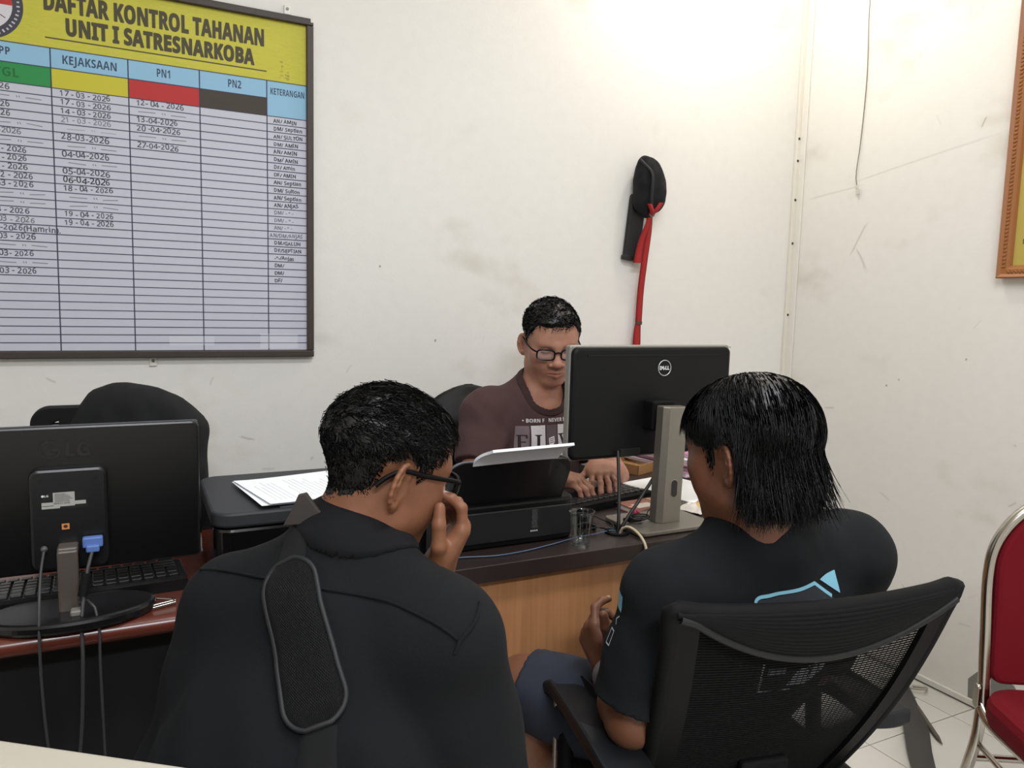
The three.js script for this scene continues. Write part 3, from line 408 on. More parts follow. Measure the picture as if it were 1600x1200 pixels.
  single('snack_wrapper', sw, M(0xffffff, 0.25, { side: THREE.DoubleSide, map: canvas(128, 96, (c) => { c.fillStyle = '#d8cfc4'; c.fillRect(0, 0, 128, 96); for (let i = 0; i < 40; i++) { c.fillStyle = ['#c9a35c', '#e6dfd8', '#b98a52', '#d9c6a0', '#a78b7d'][i % 5]; c.beginPath(); c.ellipse(rnd(40, 128), rnd(96), rnd(4, 18), rnd(3, 10), rnd(3), 0, 7); c.fill(); } }) }), 'crumpled snack wrapper beside the silver monitor foot', 'wrapper', [-1.158, DESK, 0.835], 0.3);
  const ad = thing('cable_coil', 'small coil of black cable with its plug on the silver foot', 'cable', [-1.412, DESK + 0.013, 0.905]);
  part('coil', merge([0, 1, 2, 3].map((k) => new THREE.TorusGeometry(0.014 + 0.002 * k, 0.0022, 6, 22).scale(1.3, 0.8, 1).rotateX(Math.PI / 2 + 0.1 * (k - 1.5)).translate(0.003 * k - 0.01, 0.004 + 0.0035 * k, 0.002 * k))), cableBlack, ad);
  part('loop', new THREE.TorusGeometry(0.013, 0.0013, 6, 26, 5).rotateY(0.3).translate(0.036, 0.014, -0.002), cableBlack, ad); part('plug', box(0.032, 0.009, 0.012, -0.024, 0.0075, -0.004, 0.003), mattBlack, ad);
  single('pink_wrapper', merge([new THREE.IcosahedronGeometry(0.008, 1).scale(0.7, 1.1, 0.8), new THREE.ConeGeometry(0.006, 0.01, 6).rotateZ(1.2).translate(0.008, 0.004, 0)]), M(0xa8304e, 0.35), 'tiny crimson sweet wrapper against the silver stand', 'wrapper', [-1.392, DESK + 0.022, 0.862]);
  // white power cable over the desk edge, blue lead along the printer, black wires by the cup
  single('white_cable', tube([[-1.486, 0.76, 0.932], [-1.486, 0.792, 0.94], [-1.48, 0.802, 0.955], [-1.474, 0.797, 0.985], [-1.473, 0.775, 1.018], [-1.476, 0.7, 1.03], [-1.48, 0.55, 1.02], [-1.484, 0.3, 1.02], [-1.48, 0.02, 1.03]], 0.0034, 70, 8), M(0xd8c7a6, 0.5), 'cream coloured cable coming out of the grommet and over the desk edge', 'cable');
  single('blue_cable', tube([[-2.0, DESK + 0.003, 0.945], [-1.9, DESK + 0.003, 0.956], [-1.83, DESK + 0.003, 0.972], [-1.76, DESK + 0.003, 0.968], [-1.68, DESK + 0.003, 0.95], [-1.61, DESK + 0.003, 0.93], [-1.55, DESK + 0.004, 0.925], [-1.495, DESK + 0.006, 0.927], [-1.487, DESK - 0.02, 0.926]], 0.0015, 60, 6), M(0x4d6178, 0.5), 'thin blue cable lying in front of the inkjet printer', 'cable');
  const bw = thing('black_wire', 'tangle of thin black wires beside the plastic cup', 'cable');
  part('wire', tube([[-1.56, DESK + 0.012, 0.78], [-1.5, DESK + 0.016, 0.8], [-1.48, DESK + 0.01, 0.85], [-1.484, DESK + 0.012, 0.9], [-1.488, DESK - 0.02, 0.92]], 0.0016, 40, 6), cableBlack, bw);
  part('wire', tube([[-1.6, DESK + 0.003, 0.87], [-1.55, DESK + 0.02, 0.885], [-1.52, DESK + 0.01, 0.905], [-1.49, DESK + 0.006, 0.92], [-1.486, DESK - 0.02, 0.924]], 0.002, 40, 6), cableBlack, bw);
  part('wire', tube([[-1.595, DESK + 0.003, 0.93], [-1.56, DESK + 0.012, 0.91], [-1.525, DESK + 0.016, 0.925], [-1.492, DESK - 0.02, 0.926]], 0.0018, 40, 6), cableBlack, bw);
  part('plug', merge([box(0.022, 0.03, 0.02, -1.545, DESK + 0.015, 0.862, 0.004), box(0.014, 0.016, 0.02, -1.53, DESK + 0.008, 0.88, 0.003)]), mattBlack, bw);
}
// ================================================================ implicit surfaces: smooth unions of tapered capsules and ellipsoids, meshed on a grid
const V3 = {
  add: (a, b, s = 1) => [a[0] + b[0] * s, a[1] + b[1] * s, a[2] + b[2] * s], sub: (a, b) => [a[0] - b[0], a[1] - b[1], a[2] - b[2]], dot: (a, b) => a[0] * b[0] + a[1] * b[1] + a[2] * b[2],
  cross: (a, b) => [a[1] * b[2] - a[2] * b[1], a[2] * b[0] - a[0] * b[2], a[0] * b[1] - a[1] * b[0]], len: (a) => Math.hypot(...a), norm: (a) => { const l = Math.hypot(...a) || 1; return [a[0] / l, a[1] / l, a[2] / l]; },
  mix: (a, b, t) => [lerp(a[0], b[0], t), lerp(a[1], b[1], t), lerp(a[2], b[2], t)], mul: (a, s) => [a[0] * s, a[1] * s, a[2] * s],
};
const smin = (a, b, k) => { const h = Math.max(k - Math.abs(a - b), 0) / k; return Math.min(a, b) - h * h * k * 0.25; };
const smax = (a, b, k) => -smin(-a, -b, k);
const I3 = [[1, 0, 0], [0, 1, 0], [0, 0, 1]];
const cone = (a, b, ra, rb = ra, k = 0.02) => ({ a, b, ra, rb, k, ba: V3.sub(b, a), l2: V3.dot(V3.sub(b, a), V3.sub(b, a)) || 1e-9, c: V3.mix(a, b, 0.5), R: V3.len(V3.sub(b, a)) / 2 + Math.max(ra, rb) });
const ell = (c, r, k = 0.02, B = I3) => ({ e: 1, c, r, k, B, R: Math.max(...r) });
const chain = (pts, rs, k) => pts.slice(1).map((p, i) => cone(pts[i], p, rs[i], rs[i + 1], k));
function primD(p, x, y, z) {
  if (p.e) {
    const dx = x - p.c[0], dy = y - p.c[1], dz = z - p.c[2], B = p.B, r = p.r;
    const u = (dx * B[0][0] + dy * B[0][1] + dz * B[0][2]) / r[0], v = (dx * B[1][0] + dy * B[1][1] + dz * B[1][2]) / r[1], w = (dx * B[2][0] + dy * B[2][1] + dz * B[2][2]) / r[2];
    const k0 = Math.sqrt(u * u + v * v + w * w), k1 = Math.sqrt(u * u / (r[0] * r[0]) + v * v / (r[1] * r[1]) + w * w / (r[2] * r[2]));
    return k1 < 1e-9 ? -Math.min(...r) : k0 * (k0 - 1) / k1;
  }
  const ax = x - p.a[0], ay = y - p.a[1], az = z - p.a[2]; let t = (ax * p.ba[0] + ay * p.ba[1] + az * p.ba[2]) / p.l2; t = t < 0 ? 0 : t > 1 ? 1 : t;
  const ex = ax - p.ba[0] * t, ey = ay - p.ba[1] * t, ez = az - p.ba[2] * t; return Math.sqrt(ex * ex + ey * ey + ez * ez) - (p.ra + (p.rb - p.ra) * t);
}
function field(prims) {
  return (x, y, z) => {
    let d = 1e3;
    for (let i = 0; i < prims.length; i++) { const p = prims[i], dx = x - p.c[0], dy = y - p.c[1], dz = z - p.c[2], far = Math.sqrt(dx * dx + dy * dy + dz * dz) - p.R; if (far > d + p.k) continue; d = smin(d, primD(p, x, y, z), p.k); }
    return d;
  };
}
function nets(f, lo, hi, h, skip) {       // surface nets; returns an indexed geometry with normals from the field
  const n = [0, 1, 2].map((i) => Math.ceil((hi[i] - lo[i]) / h) + 1), [nx, ny, nz_] = n, D = new Float32Array(nx * ny * nz_), B = 4;
  const at = (i, j, k) => (k * ny + j) * nx + i;
  for (let k = 0; k < nz_; k += B) for (let j = 0; j < ny; j += B) for (let i = 0; i < nx; i += B) {
    const c = f(lo[0] + (i + 1.5) * h, lo[1] + (j + 1.5) * h, lo[2] + (k + 1.5) * h), far = Math.abs(c) > h * 7;
    for (let c2 = k; c2 < Math.min(k + B, nz_); c2++) for (let b = j; b < Math.min(j + B, ny); b++) for (let a = i; a < Math.min(i + B, nx); a++) D[at(a, b, c2)] = far ? c : f(lo[0] + a * h, lo[1] + b * h, lo[2] + c2 * h);
  }
  const idx = new Int32Array(nx * ny * nz_).fill(-1), pos = [], quads = [];
  for (let k = 0; k < nz_ - 1; k++) for (let j = 0; j < ny - 1; j++) for (let i = 0; i < nx - 1; i++) {
    let s = 0, cx = 0, cy = 0, cz = 0, m = 0; const v = [];
    for (let q = 0; q < 8; q++) { const d = D[at(i + (q & 1), j + ((q >> 1) & 1), k + (q >> 2))]; v.push(d); if (d < 0) s |= 1 << q; }
    if (s === 0 || s === 255) continue;
    if (skip && skip(lo[0] + (i + 0.5) * h, lo[1] + (j + 0.5) * h, lo[2] + (k + 0.5) * h)) continue;
    for (let a = 0; a < 8; a++) for (let ax = 1; ax < 8; ax <<= 1) { if (a & ax) continue; const b = a | ax; if ((v[a] < 0) === (v[b] < 0)) continue; const t = v[a] / (v[a] - v[b]); cx += (a & 1) + (ax === 1 ? t : 0); cy += ((a >> 1) & 1) + (ax === 2 ? t : 0); cz += (a >> 2) + (ax === 4 ? t : 0); m++; }
    idx[at(i, j, k)] = pos.length / 3; pos.push(lo[0] + (i + cx / m) * h, lo[1] + (j + cy / m) * h, lo[2] + (k + cz / m) * h);
  }
  for (let k = 1; k < nz_ - 1; k++) for (let j = 1; j < ny - 1; j++) for (let i = 1; i < nx - 1; i++) {
    const d = D[at(i, j, k)] < 0, e = [[1, 0, 0], [0, 1, 0], [0, 0, 1]];
    for (let ax = 0; ax < 3; ax++) {
      if (d === D[at(i + e[ax][0], j + e[ax][1], k + e[ax][2])] < 0) continue;
      const u = e[(ax + 1) % 3], w = e[(ax + 2) % 3], q = [idx[at(i, j, k)], idx[at(i - u[0], j - u[1], k - u[2])], idx[at(i - u[0] - w[0], j - u[1] - w[1], k - u[2] - w[2])], idx[at(i - w[0], j - w[1], k - w[2])]];
      if (Math.min(...q) < 0) continue;
      if (d) quads.push(q[0], q[1], q[2], q[0], q[2], q[3]); else quads.push(q[0], q[2], q[1], q[0], q[3], q[2]);
    }
  }
  const nor = new Float32Array(pos.length), e = h * 0.5;
  for (let i = 0; i < pos.length; i += 3) { const [x, y, z] = [pos[i], pos[i + 1], pos[i + 2]]; const g = V3.norm([f(x + e, y, z) - f(x - e, y, z), f(x, y + e, z) - f(x, y - e, z), f(x, y, z + e) - f(x, y, z - e)]); nor[i] = g[0]; nor[i + 1] = g[1]; nor[i + 2] = g[2]; }
  const g = new THREE.BufferGeometry(); g.setAttribute('position', new THREE.Float32BufferAttribute(pos, 3)); g.setAttribute('normal', new THREE.BufferAttribute(nor, 3)); g.setIndex(quads); return g;
}
const grad = (f, p, e = 0.002) => V3.norm([f(p[0] + e, p[1], p[2]) - f(p[0] - e, p[1], p[2]), f(p[0], p[1] + e, p[2]) - f(p[0], p[1] - e, p[2]), f(p[0], p[1], p[2] + e) - f(p[0], p[1], p[2] - e)]);
function march(f, o, d, max = 1) { let t = 0; for (let i = 0; i < 160; i++) { const s = f(o[0] + d[0] * t, o[1] + d[1] * t, o[2] + d[2] * t); if (s < 0.0002) return V3.add(o, d, t); t += Math.max(s * 0.7, 0.0003); if (t > max) break; } return null; }
// sheet that follows a surface: a grid over (u, v) in [0,1]^2 whose points are shot along dir at the field f
function drape(f, origin, U, Vv, dir, nu, nv, off, shape) {
  const pos = [], uv = [], idx = [], ok = [];
  for (let j = 0; j <= nv; j++) for (let i = 0; i <= nu; i++) { let u = i / nu, v = j / nv, o = off; if (shape) [u, v, o] = shape(u, v, off); const s = V3.add(V3.add(origin, U, u), Vv, v), q = march(f, s, dir, 0.6); ok.push(!!q); const p = q ? V3.add(q, grad(f, q, 0.006), o) : s; pos.push(...p); uv.push(i / nu, j / nv); }
  for (let j = 0; j < nv; j++) for (let i = 0; i < nu; i++) { const a = j * (nu + 1) + i, b = a + 1, c = b + nu + 1, d = a + nu + 1; if (ok[a] && ok[b] && ok[c] && ok[d]) idx.push(a, b, c, a, c, d); }
  const g = new THREE.BufferGeometry(); g.setAttribute('position', new THREE.Float32BufferAttribute(pos, 3)); g.setAttribute('uv', new THREE.Float32BufferAttribute(uv, 2)); g.setIndex(idx); g.computeVertexNormals(); return g;
}
function onSurface(f, pts, dir, off) { return pts.map((p) => { const q = march(f, p, dir, 0.6) || p; return V3.add(q, grad(f, q, 0.006), off); }); }
const fabricUV = (g, s = 6) => { const p = g.attributes.position, n = g.attributes.normal, uv = new Float32Array(p.count * 2); for (let i = 0; i < p.count; i++) { uv[2 * i] = (p.getX(i) * 0.8 + p.getZ(i) * 0.6) * s; uv[2 * i + 1] = (p.getY(i) + 0.25 * p.getZ(i)) * s; } g.setAttribute('uv', new THREE.BufferAttribute(uv, 2)); return g; };

// ================================================================ chairs
function starBase(t, mat, y) {
  part('gas_lift', merge([rod([0, 0.09, 0], [0, y - 0.03, 0], 0.025, 0.018, 16), box(0.2, 0.03, 0.22, 0, y - 0.035, 0, 0.01)]), mat, t);
  for (let k = 0; k < 5; k++) { const a = k * 72 * RAD + 0.3, x = Math.sin(a), z = Math.cos(a); const l = part('leg', rod([0, 0.105, 0], [x * 0.29, 0.075, z * 0.29], 0.026, 0.017, 10), mat, t); part('caster', merge([rod([x * 0.29 - z * 0.022, 0.028, z * 0.29 + x * 0.022], [x * 0.29 + z * 0.022, 0.028, z * 0.29 - x * 0.022], 0.0275, 0.0275, 18), rod([x * 0.29, 0.03, z * 0.29], [x * 0.29, 0.08, z * 0.29], 0.008)]), mattBlack, l); }
}
{ // mesh office chair of the man on the right; local +z is the way it faces
  const t = thing('mesh_office_chair', 'black mesh back office chair under the man on the right', 'chair', [-1.565, 0, 1.392], 169 * RAD);
  const hw = (v) => lerp(0.188, 0.244, Math.pow(v, 0.8)), Y = (v) => lerp(0.48, 0.888, v), Zc = (v) => -0.06 - 0.19 * v - 0.02 * Math.sin(v * Math.PI);
  const P = (s, v, o = 0) => [s * hw(v), Y(v) + 0.012 * s * s * v, Zc(v) + 0.012 * s * s - o];
  const loop = []; for (let i = 0; i <= 10; i++) loop.push(P(-1, i / 10)); for (let i = 1; i < 12; i++) loop.push(P(-1 + 2 * i / 12, 1)); for (let i = 10; i >= 0; i--) loop.push(P(1, i / 10)); for (let i = 1; i < 6; i++) loop.push(P(1 - 2 * i / 6, 0));
  part('back_frame', tube(loop, 0.0135, 120, 10, true), mattBlack, t);
  // flat outer rails of the frame
  const rail = (s) => { const pos = [], idx = []; for (let i = 0; i <= 20; i++) { const v = i / 20, w = 0.038 / hw(v); for (const [a, o] of [[s, 0.012], [s * (1 - w), 0.012], [s * (1 - w), 0.002], [s, -0.002]]) pos.push(...P(a, v, o)); } for (let i = 0; i < 20; i++) for (let q = 0; q < 4; q++) { const a = i * 4 + q, b = i * 4 + (q + 1) % 4; idx.push(a, b, b + 4, a, b + 4, a + 4); } const g = new THREE.BufferGeometry(); g.setAttribute('position', new THREE.Float32BufferAttribute(pos, 3)); g.setIndex(idx); const r = g.toNonIndexed(); r.computeVertexNormals(); return r; };
  const dm = M(0x0a0a0a, 0.6, { specularIntensity: 0.4, side: THREE.DoubleSide }); part('back_rail', rail(1), dm, t); part('back_rail', rail(-1), dm, t);
  // horizontal cords of the mesh, with thin uprights
  const rows = 84, cords = []; for (let r = 1; r < rows; r++) { const v = r / rows * 0.985; const pts = []; for (let i = 0; i <= 12; i++) pts.push(P(-0.97 + 1.94 * i / 12, v, 0.002)); cords.push(tube(pts, 0.00145, 14, 4)); }
  for (let c = -20; c <= 20; c++) { const pts = []; for (let i = 0; i <= 8; i++) pts.push(P(c / 21 * 0.96, i / 8, 0.0015)); cords.push(tube(pts, 0.0007, 10, 3)); }
  const mesh = part('mesh', merge(cords), M(0x080808, 0.7, { specularIntensity: 0.4 }), t, 'fine black mesh of horizontal cords'); mesh.userData.kind = 'stuff';
  // padded crescent along the top, in ribs
  const edge = (s) => 0.80 + 0.19 * Math.pow(Math.abs(s + 0.06) / 1.0, 2.0), ribs = []; const NR = 13;
  for (let r = 0; r < NR; r++) { const pts = []; for (let i = 0; i <= 20; i++) { const s = -1 + 2 * i / 20, v0 = Math.min(edge(s), 0.995), v = lerp(v0, 1.0, r / (NR - 1)); const o = 0.01 + 0.01 * Math.sin(Math.PI * r / (NR - 1)) * (1 - s * s * 0.8); pts.push(P(s * 0.99, v, o)); } ribs.push(tube(pts, 0.0045, 40, 6)); }
  part('top_pad', merge(ribs), M(0x0d0e0f, 0.8, { specularIntensity: 0.5, bumpMap: rep(weaveT, 30, 2), bumpScale: 0.0004 }), t, 'ribbed pad along the top edge');
  const pe = []; for (let i = 0; i <= 20; i++) { const s = -0.98 + 1.96 * i / 20; pe.push(P(s, Math.min(edge(s), 0.985), 0.016)); } part('pad_edge', tube(pe, 0.006, 40, 8), M(0x111213, 0.6), t);
  part('seat', (() => { const g = extrude(roundRect(0.46, 0.46, 0.08), 0.04, 0.018); g.rotateX(-Math.PI / 2); g.translate(0, 0.425, 0.03); return g; })(), M(0x141414, 0.85, { bumpMap: rep(weaveT, 20), bumpScale: 0.0004 }), t);
  part('back_support', merge([rod([0, 0.4, -0.05], [0, 0.47, -0.11], 0.03), box(0.09, 0.12, 0.02, 0, 0.52, -0.125, 0.008)]), mattBlack, t);
  for (const s of [1, -1]) {
    const x = s * (s > 0 ? 0.262 : 0.275), ay = s > 0 ? 0.618 : 0.6; const a = part('armrest', (() => { const sh = new THREE.Shape(); const zr = s > 0 ? -0.19 : -0.1; sh.moveTo(-0.034, zr); sh.quadraticCurveTo(-0.034, 0.0, -0.029, 0.15); sh.quadraticCurveTo(0, 0.175, 0.029, 0.15); sh.quadraticCurveTo(0.036, 0.0, 0.034, zr); sh.quadraticCurveTo(0, zr - 0.01, -0.034, zr); const g = extrude(sh, 0.018, 0.006, 10); g.rotateX(Math.PI / 2); const p = g.attributes.position; for (let i = 0; i < p.count; i++) { const z = p.getZ(i); p.setY(i, p.getY(i) + 0.01 * Math.cos((z + 0.02) * 9) - (z > 0.1 ? (z - 0.1) * (z - 0.1) * 7 : 0)); } g.computeVertexNormals(); g.translate(x, ay, 0.0); return g; })(), M(0x1d1f22, 0.5, { specularIntensity: 0.5, bumpMap: rep(grainT, 8), bumpScale: 0.0003 }), t);
    part('slot', extrude(roundRect(0.012, 0.05, 0.0058), 0.0012, 0.0004).rotateX(-Math.PI / 2).translate(x + 0.005 * s, ay + 0.009, -0.1 + (s < 0 ? 0.05 : 0)), M(0x5a5a58, 0.4), a);
    part('arm_support', merge([rod([x, 0.59, 0.11], [x + 0.004 * s, 0.43, 0.1], 0.017, 0.015), rod([x, 0.44, 0.1], [s * 0.16, 0.41, 0.05], 0.015), rod([x, 0.594, -0.1], [x, 0.594, 0.11], 0.014)]), mattBlack, t);
    part('support_trim', rod([x + 0.02 * s, 0.59, 0.118], [x + 0.02 * s, 0.3, 0.108], 0.0045, 0.004, 8), M(0x9a938a, 0.35, { metalness: 0.6 }), t, 'pale metal trim');
  }
  starBase(t, mattBlack, 0.43);
}
function officeChair(name, label, pos, turn, mk) { const t = thing(name, label, 'chair', pos, turn); part('seat', (() => { const g = extrude(roundRect(0.46, 0.44, 0.08), 0.05, 0.02); g.rotateX(-Math.PI / 2); g.translate(0, 0.4, 0.05); return g; })(), M(0x131314, 0.6), t); mk(t); part('back_support', merge([rod([0, 0.41, -0.1], [0, 0.44, -0.22], 0.022), rod([0, 0.43, -0.22], [0, 0.66, -0.235], 0.022)]), mattBlack, t); starBase(t, mattBlack, 0.41); return t; }
officeChair('padded_office_chair', 'black padded office chair behind the man in the brown shirt', [-1.53, 0, 0.36], 0.06, (t) => {
  const f0 = field([ell([0, 0.77, -0.225], [0.222, 0.285, 0.05], 0.02), ell([0, 0.86, -0.205], [0.18, 0.13, 0.045], 0.05), ell([0, 0.64, -0.2], [0.19, 0.1, 0.045], 0.05)]);
  const f = (x, y, z) => f0(x, y, z) + 0.003 * nz(x * 16, y * 22, z * 16);
  part('backrest', fabricUV(nets(f, [-0.26, 0.46, -0.3], [0.26, 1.08, -0.1], 0.011)), M(0x0c0d0e, 0.42, { specularIntensity: 0.5, bumpMap: rep(grainT, 3), bumpScale: 0.0006 }), t);
});
officeChair('slatted_office_chair', 'black office chair with a slotted back behind the left monitor', [-2.553, 0, 0.68], 0.0, (t) => {
  const w = 0.325, h = 0.5, s = roundRect(w, h, 0.035, 0, 0.81); const hole = new THREE.Path(); hole.moveTo(-0.134, 0.93); hole.lineTo(-0.134, 1.005); hole.quadraticCurveTo(-0.13, 1.035, -0.108, 1.035); hole.lineTo(-0.102, 0.93); hole.lineTo(-0.134, 0.93); s.holes.push(hole);
  const g = extrude(s, 0.018, 0.004); g.translate(0, 0, -0.26); part('backrest', g, M(0x0d0d0e, 0.55, { specularIntensity: 0.5 }), t);
  for (let k = 0; k < 11; k++) part('slat', box(0.036, 0.0042, 0.006, -0.119, 0.932 + k * 0.0092, -0.25, 0.001), mattBlack, t);
});
{ // jacket thrown over that chair
  const z = 0.425, f0 = field([...chain([[-2.605, 0.95, z], [-2.6, 1.02, z], [-2.572, 1.056, z + 0.01], [-2.54, 1.068, z + 0.012], [-2.49, 1.06, z], [-2.44, 1.038, z], [-2.385, 0.99, z]], [0.03, 0.034, 0.036, 0.036, 0.036, 0.036, 0.03], 0.04), cone([-2.548, 1.07, z + 0.02], [-2.5, 1.075, z + 0.02], 0.028, 0.022, 0.015), ell([-2.5, 0.93, z + 0.02], [0.13, 0.14, 0.05], 0.04), ell([-2.5, 0.82, z + 0.01], [0.14, 0.22, 0.045], 0.04), cone([-2.4, 1.0, z + 0.01], [-2.385, 0.8, z + 0.02], 0.04, 0.03, 0.03), cone([-2.585, 0.99, z + 0.03], [-2.6, 0.68, z + 0.04], 0.03, 0.035, 0.03)]);
  const f = (x, y, zz) => f0(x, y, zz) + 0.008 * nz(x * 13 + y * 5, y * 8, zz * 10) + 0.004 * nz(x * 30, y * 18, zz * 20 + 4);
  single('draped_jacket', fabricUV(nets(f, [-2.75, 0.55, 0.3], [-2.26, 1.2, 0.56], 0.009)), M(0x0e1012, 0.9, { bumpMap: rep(weaveT, 8), bumpScale: 0.0004, sheen: 0.2, sheenColor: 0x333a40, sheenRoughness: 0.6 }), 'black jacket draped over the chair behind the left monitor', 'jacket');
}
{ // red banquet chair with a chrome frame
  const t = thing('red_banquet_chair', 'red upholstered stacking chair with a chrome tube frame', 'chair', [-0.725, 0, 1.662], -30 * RAD);
  const redF = M(0x6c0c18, 0.85, { specularIntensity: 0.4, bumpMap: rep(weaveT, 14), bumpScale: 0.0006, sheen: 0.15, sheenColor: 0xa02030, sheenRoughness: 0.5 });
  const s = new THREE.Shape(); s.moveTo(-0.165, 0.515); s.quadraticCurveTo(-0.165, 0.495, -0.14, 0.495); s.lineTo(0.14, 0.495); s.quadraticCurveTo(0.165, 0.495, 0.165, 0.515); s.lineTo(0.165, 0.74); s.absarc(0, 0.74, 0.165, 0, Math.PI); s.lineTo(-0.165, 0.515);
  const bk = extrude(s, 0.018, 0.01, 24); bk.translate(0, 0, -0.01); const b = part('backrest', bk, redF, t); b.position.set(0, 0.0, -0.172); b.rotation.x = -0.06;
  const U = [[-0.186, 0.43, -0.19], [-0.186, 0.6, -0.208], [-0.186, 0.74, -0.218]]; for (let k = 1; k < 10; k++) { const a = Math.PI - k * Math.PI / 10; U.push([Math.cos(a) * 0.186, 0.74 + Math.sin(a) * 0.186, -0.22]); } U.push([0.186, 0.74, -0.218], [0.186, 0.6, -0.208], [0.186, 0.43, -0.19]);
  part('back_tube', tube(U, 0.0125, 90, 12), chrome, t);
  const seat = extrude(roundRect(0.385, 0.39, 0.07), 0.028, 0.02, 12); seat.rotateX(-Math.PI / 2); seat.translate(0, 0.43, 0.015); part('seat', seat, redF, t);
  for (const x of [-0.19, 0.19]) {
    part('seat_rail', tube([[x, 0.44, -0.2], [x, 0.412, -0.16], [x, 0.41, 0.0], [x, 0.41, 0.17], [x, 0.4, 0.215], [x, 0.35, 0.235]], 0.0125, 40, 12), chrome, t);
    part('leg', tube([[x, 0.35, 0.235], [x * 1.04, 0.2, 0.245], [x * 1.06, 0.012, 0.255]], 0.0125, 20, 12), chrome, t); part('leg', tube([[x, 0.43, -0.19], [x * 1.02, 0.36, -0.19], [x * 1.06, 0.2, -0.225], [x * 1.08, 0.012, -0.26]], 0.0125, 30, 12), chrome, t);
    part('brace', rod([x, 0.34, -0.195], [x, 0.32, 0.235], 0.007), chrome, t);
    part('hinge_plate', extrude(roundRect(0.02, 0.055, 0.0098), 0.004, 0.001).rotateY(Math.PI / 2).translate(x + (x < 0 ? -0.014 : 0.01), 0.455, -0.192), chrome, t);
  }
  part('cross_bar', merge([rod([-0.19, 0.33, 0.22], [0.19, 0.33, 0.22], 0.008), rod([-0.195, 0.3, -0.2], [0.195, 0.3, -0.2], 0.008)]), chrome, t);
}
{ // stool that carries the man in the black shirt
  const t = thing('round_stool', 'round black stool beneath the man in the dark shirt', 'stool', [-2.4, 0, 1.485]);
  part('seat', lathe([[0.001, 0.4], [0.15, 0.4], [0.16, 0.41], [0.16, 0.43], [0.15, 0.44], [0.001, 0.445]], 36), mattBlack, t);
  for (let k = 0; k < 4; k++) { const a = k * Math.PI / 2 + 0.5; part('leg', rod([Math.cos(a) * 0.1, 0.41, Math.sin(a) * 0.1], [Math.cos(a) * 0.17, 0, Math.sin(a) * 0.17], 0.012), chrome, t); }
  part('foot_ring', new THREE.TorusGeometry(0.152, 0.007, 8, 36).rotateX(Math.PI / 2).translate(0, 0.12, 0), chrome, t);
}
{ // things on the floor by the right wall
  const t = thing('black_strap', 'crumpled dark plastic strip lying on the tiles by the right wall', 'strap', [-0.06, 0, 0]); const mm = M(0x3b3a38, 0.5, { side: THREE.DoubleSide });
  const pos = [], idx = [], L = [[-0.07, 0.03, 0.72, 0.03], [-0.12, 0.05, 0.79, 0.04], [-0.17, 0.03, 0.85, 0.05], [-0.25, 0.02, 0.93, 0.06], [-0.36, 0.015, 1.02, 0.055], [-0.47, 0.01, 1.12, 0.05], [-0.56, 0.01, 1.22, 0.05]];
  L.forEach(([x, y, z, w], i) => { pos.push(x - w * 0.7, y, z - w * 0.2, x + w * 0.2, y + 0.02 * Math.sin(i * 1.7), z + w * 0.1, x + w * 0.6, y * 0.4, z + w * 0.4); if (i) { const a = (i - 1) * 3; idx.push(a, a + 1, a + 4, a, a + 4, a + 3, a + 1, a + 2, a + 5, a + 1, a + 5, a + 4); } });
  const g = new THREE.BufferGeometry(); g.setAttribute('position', new THREE.Float32BufferAttribute(pos, 3)); g.setIndex(idx); g.computeVertexNormals(); part('strip', g, mm, t);
  single('broken_stick', merge([rod([-0.2, 0.012, 0.86], [-0.3, 0.008, 1.0], 0.009, 0.0075, 6), rod([-0.3, 0.008, 1.0], [-0.318, 0.006, 1.028], 0.0075, 0.001, 6)]), M(0x5a544b, 0.7), 'short dark pointed stick on the floor tiles', 'stick');
  single('loose_wire', merge([tube([[-0.02, 0.006, 0.68], [-0.05, 0.03, 0.72], [-0.1, 0.012, 0.76], [-0.08, 0.02, 0.8], [-0.04, 0.008, 0.78], [-0.07, 0.006, 0.75]], 0.004, 40, 6), tube([[-0.13, 0.005, 0.66], [-0.1, 0.02, 0.73], [-0.14, 0.008, 0.81]], 0.003, 24, 6)]), M(0xa39d90, 0.5), 'pale tangled wire on the floor near the skirting', 'wire');
  single('card_scrap', box(0.09, 0.012, 0.06, 0, 0.006, 0, 0.001), M(0xb78b4a, 0.8), 'small tan cardboard scrap on the floor behind the mesh chair', 'cardboard', [-0.3, 0, 0.84], 0.6);
}
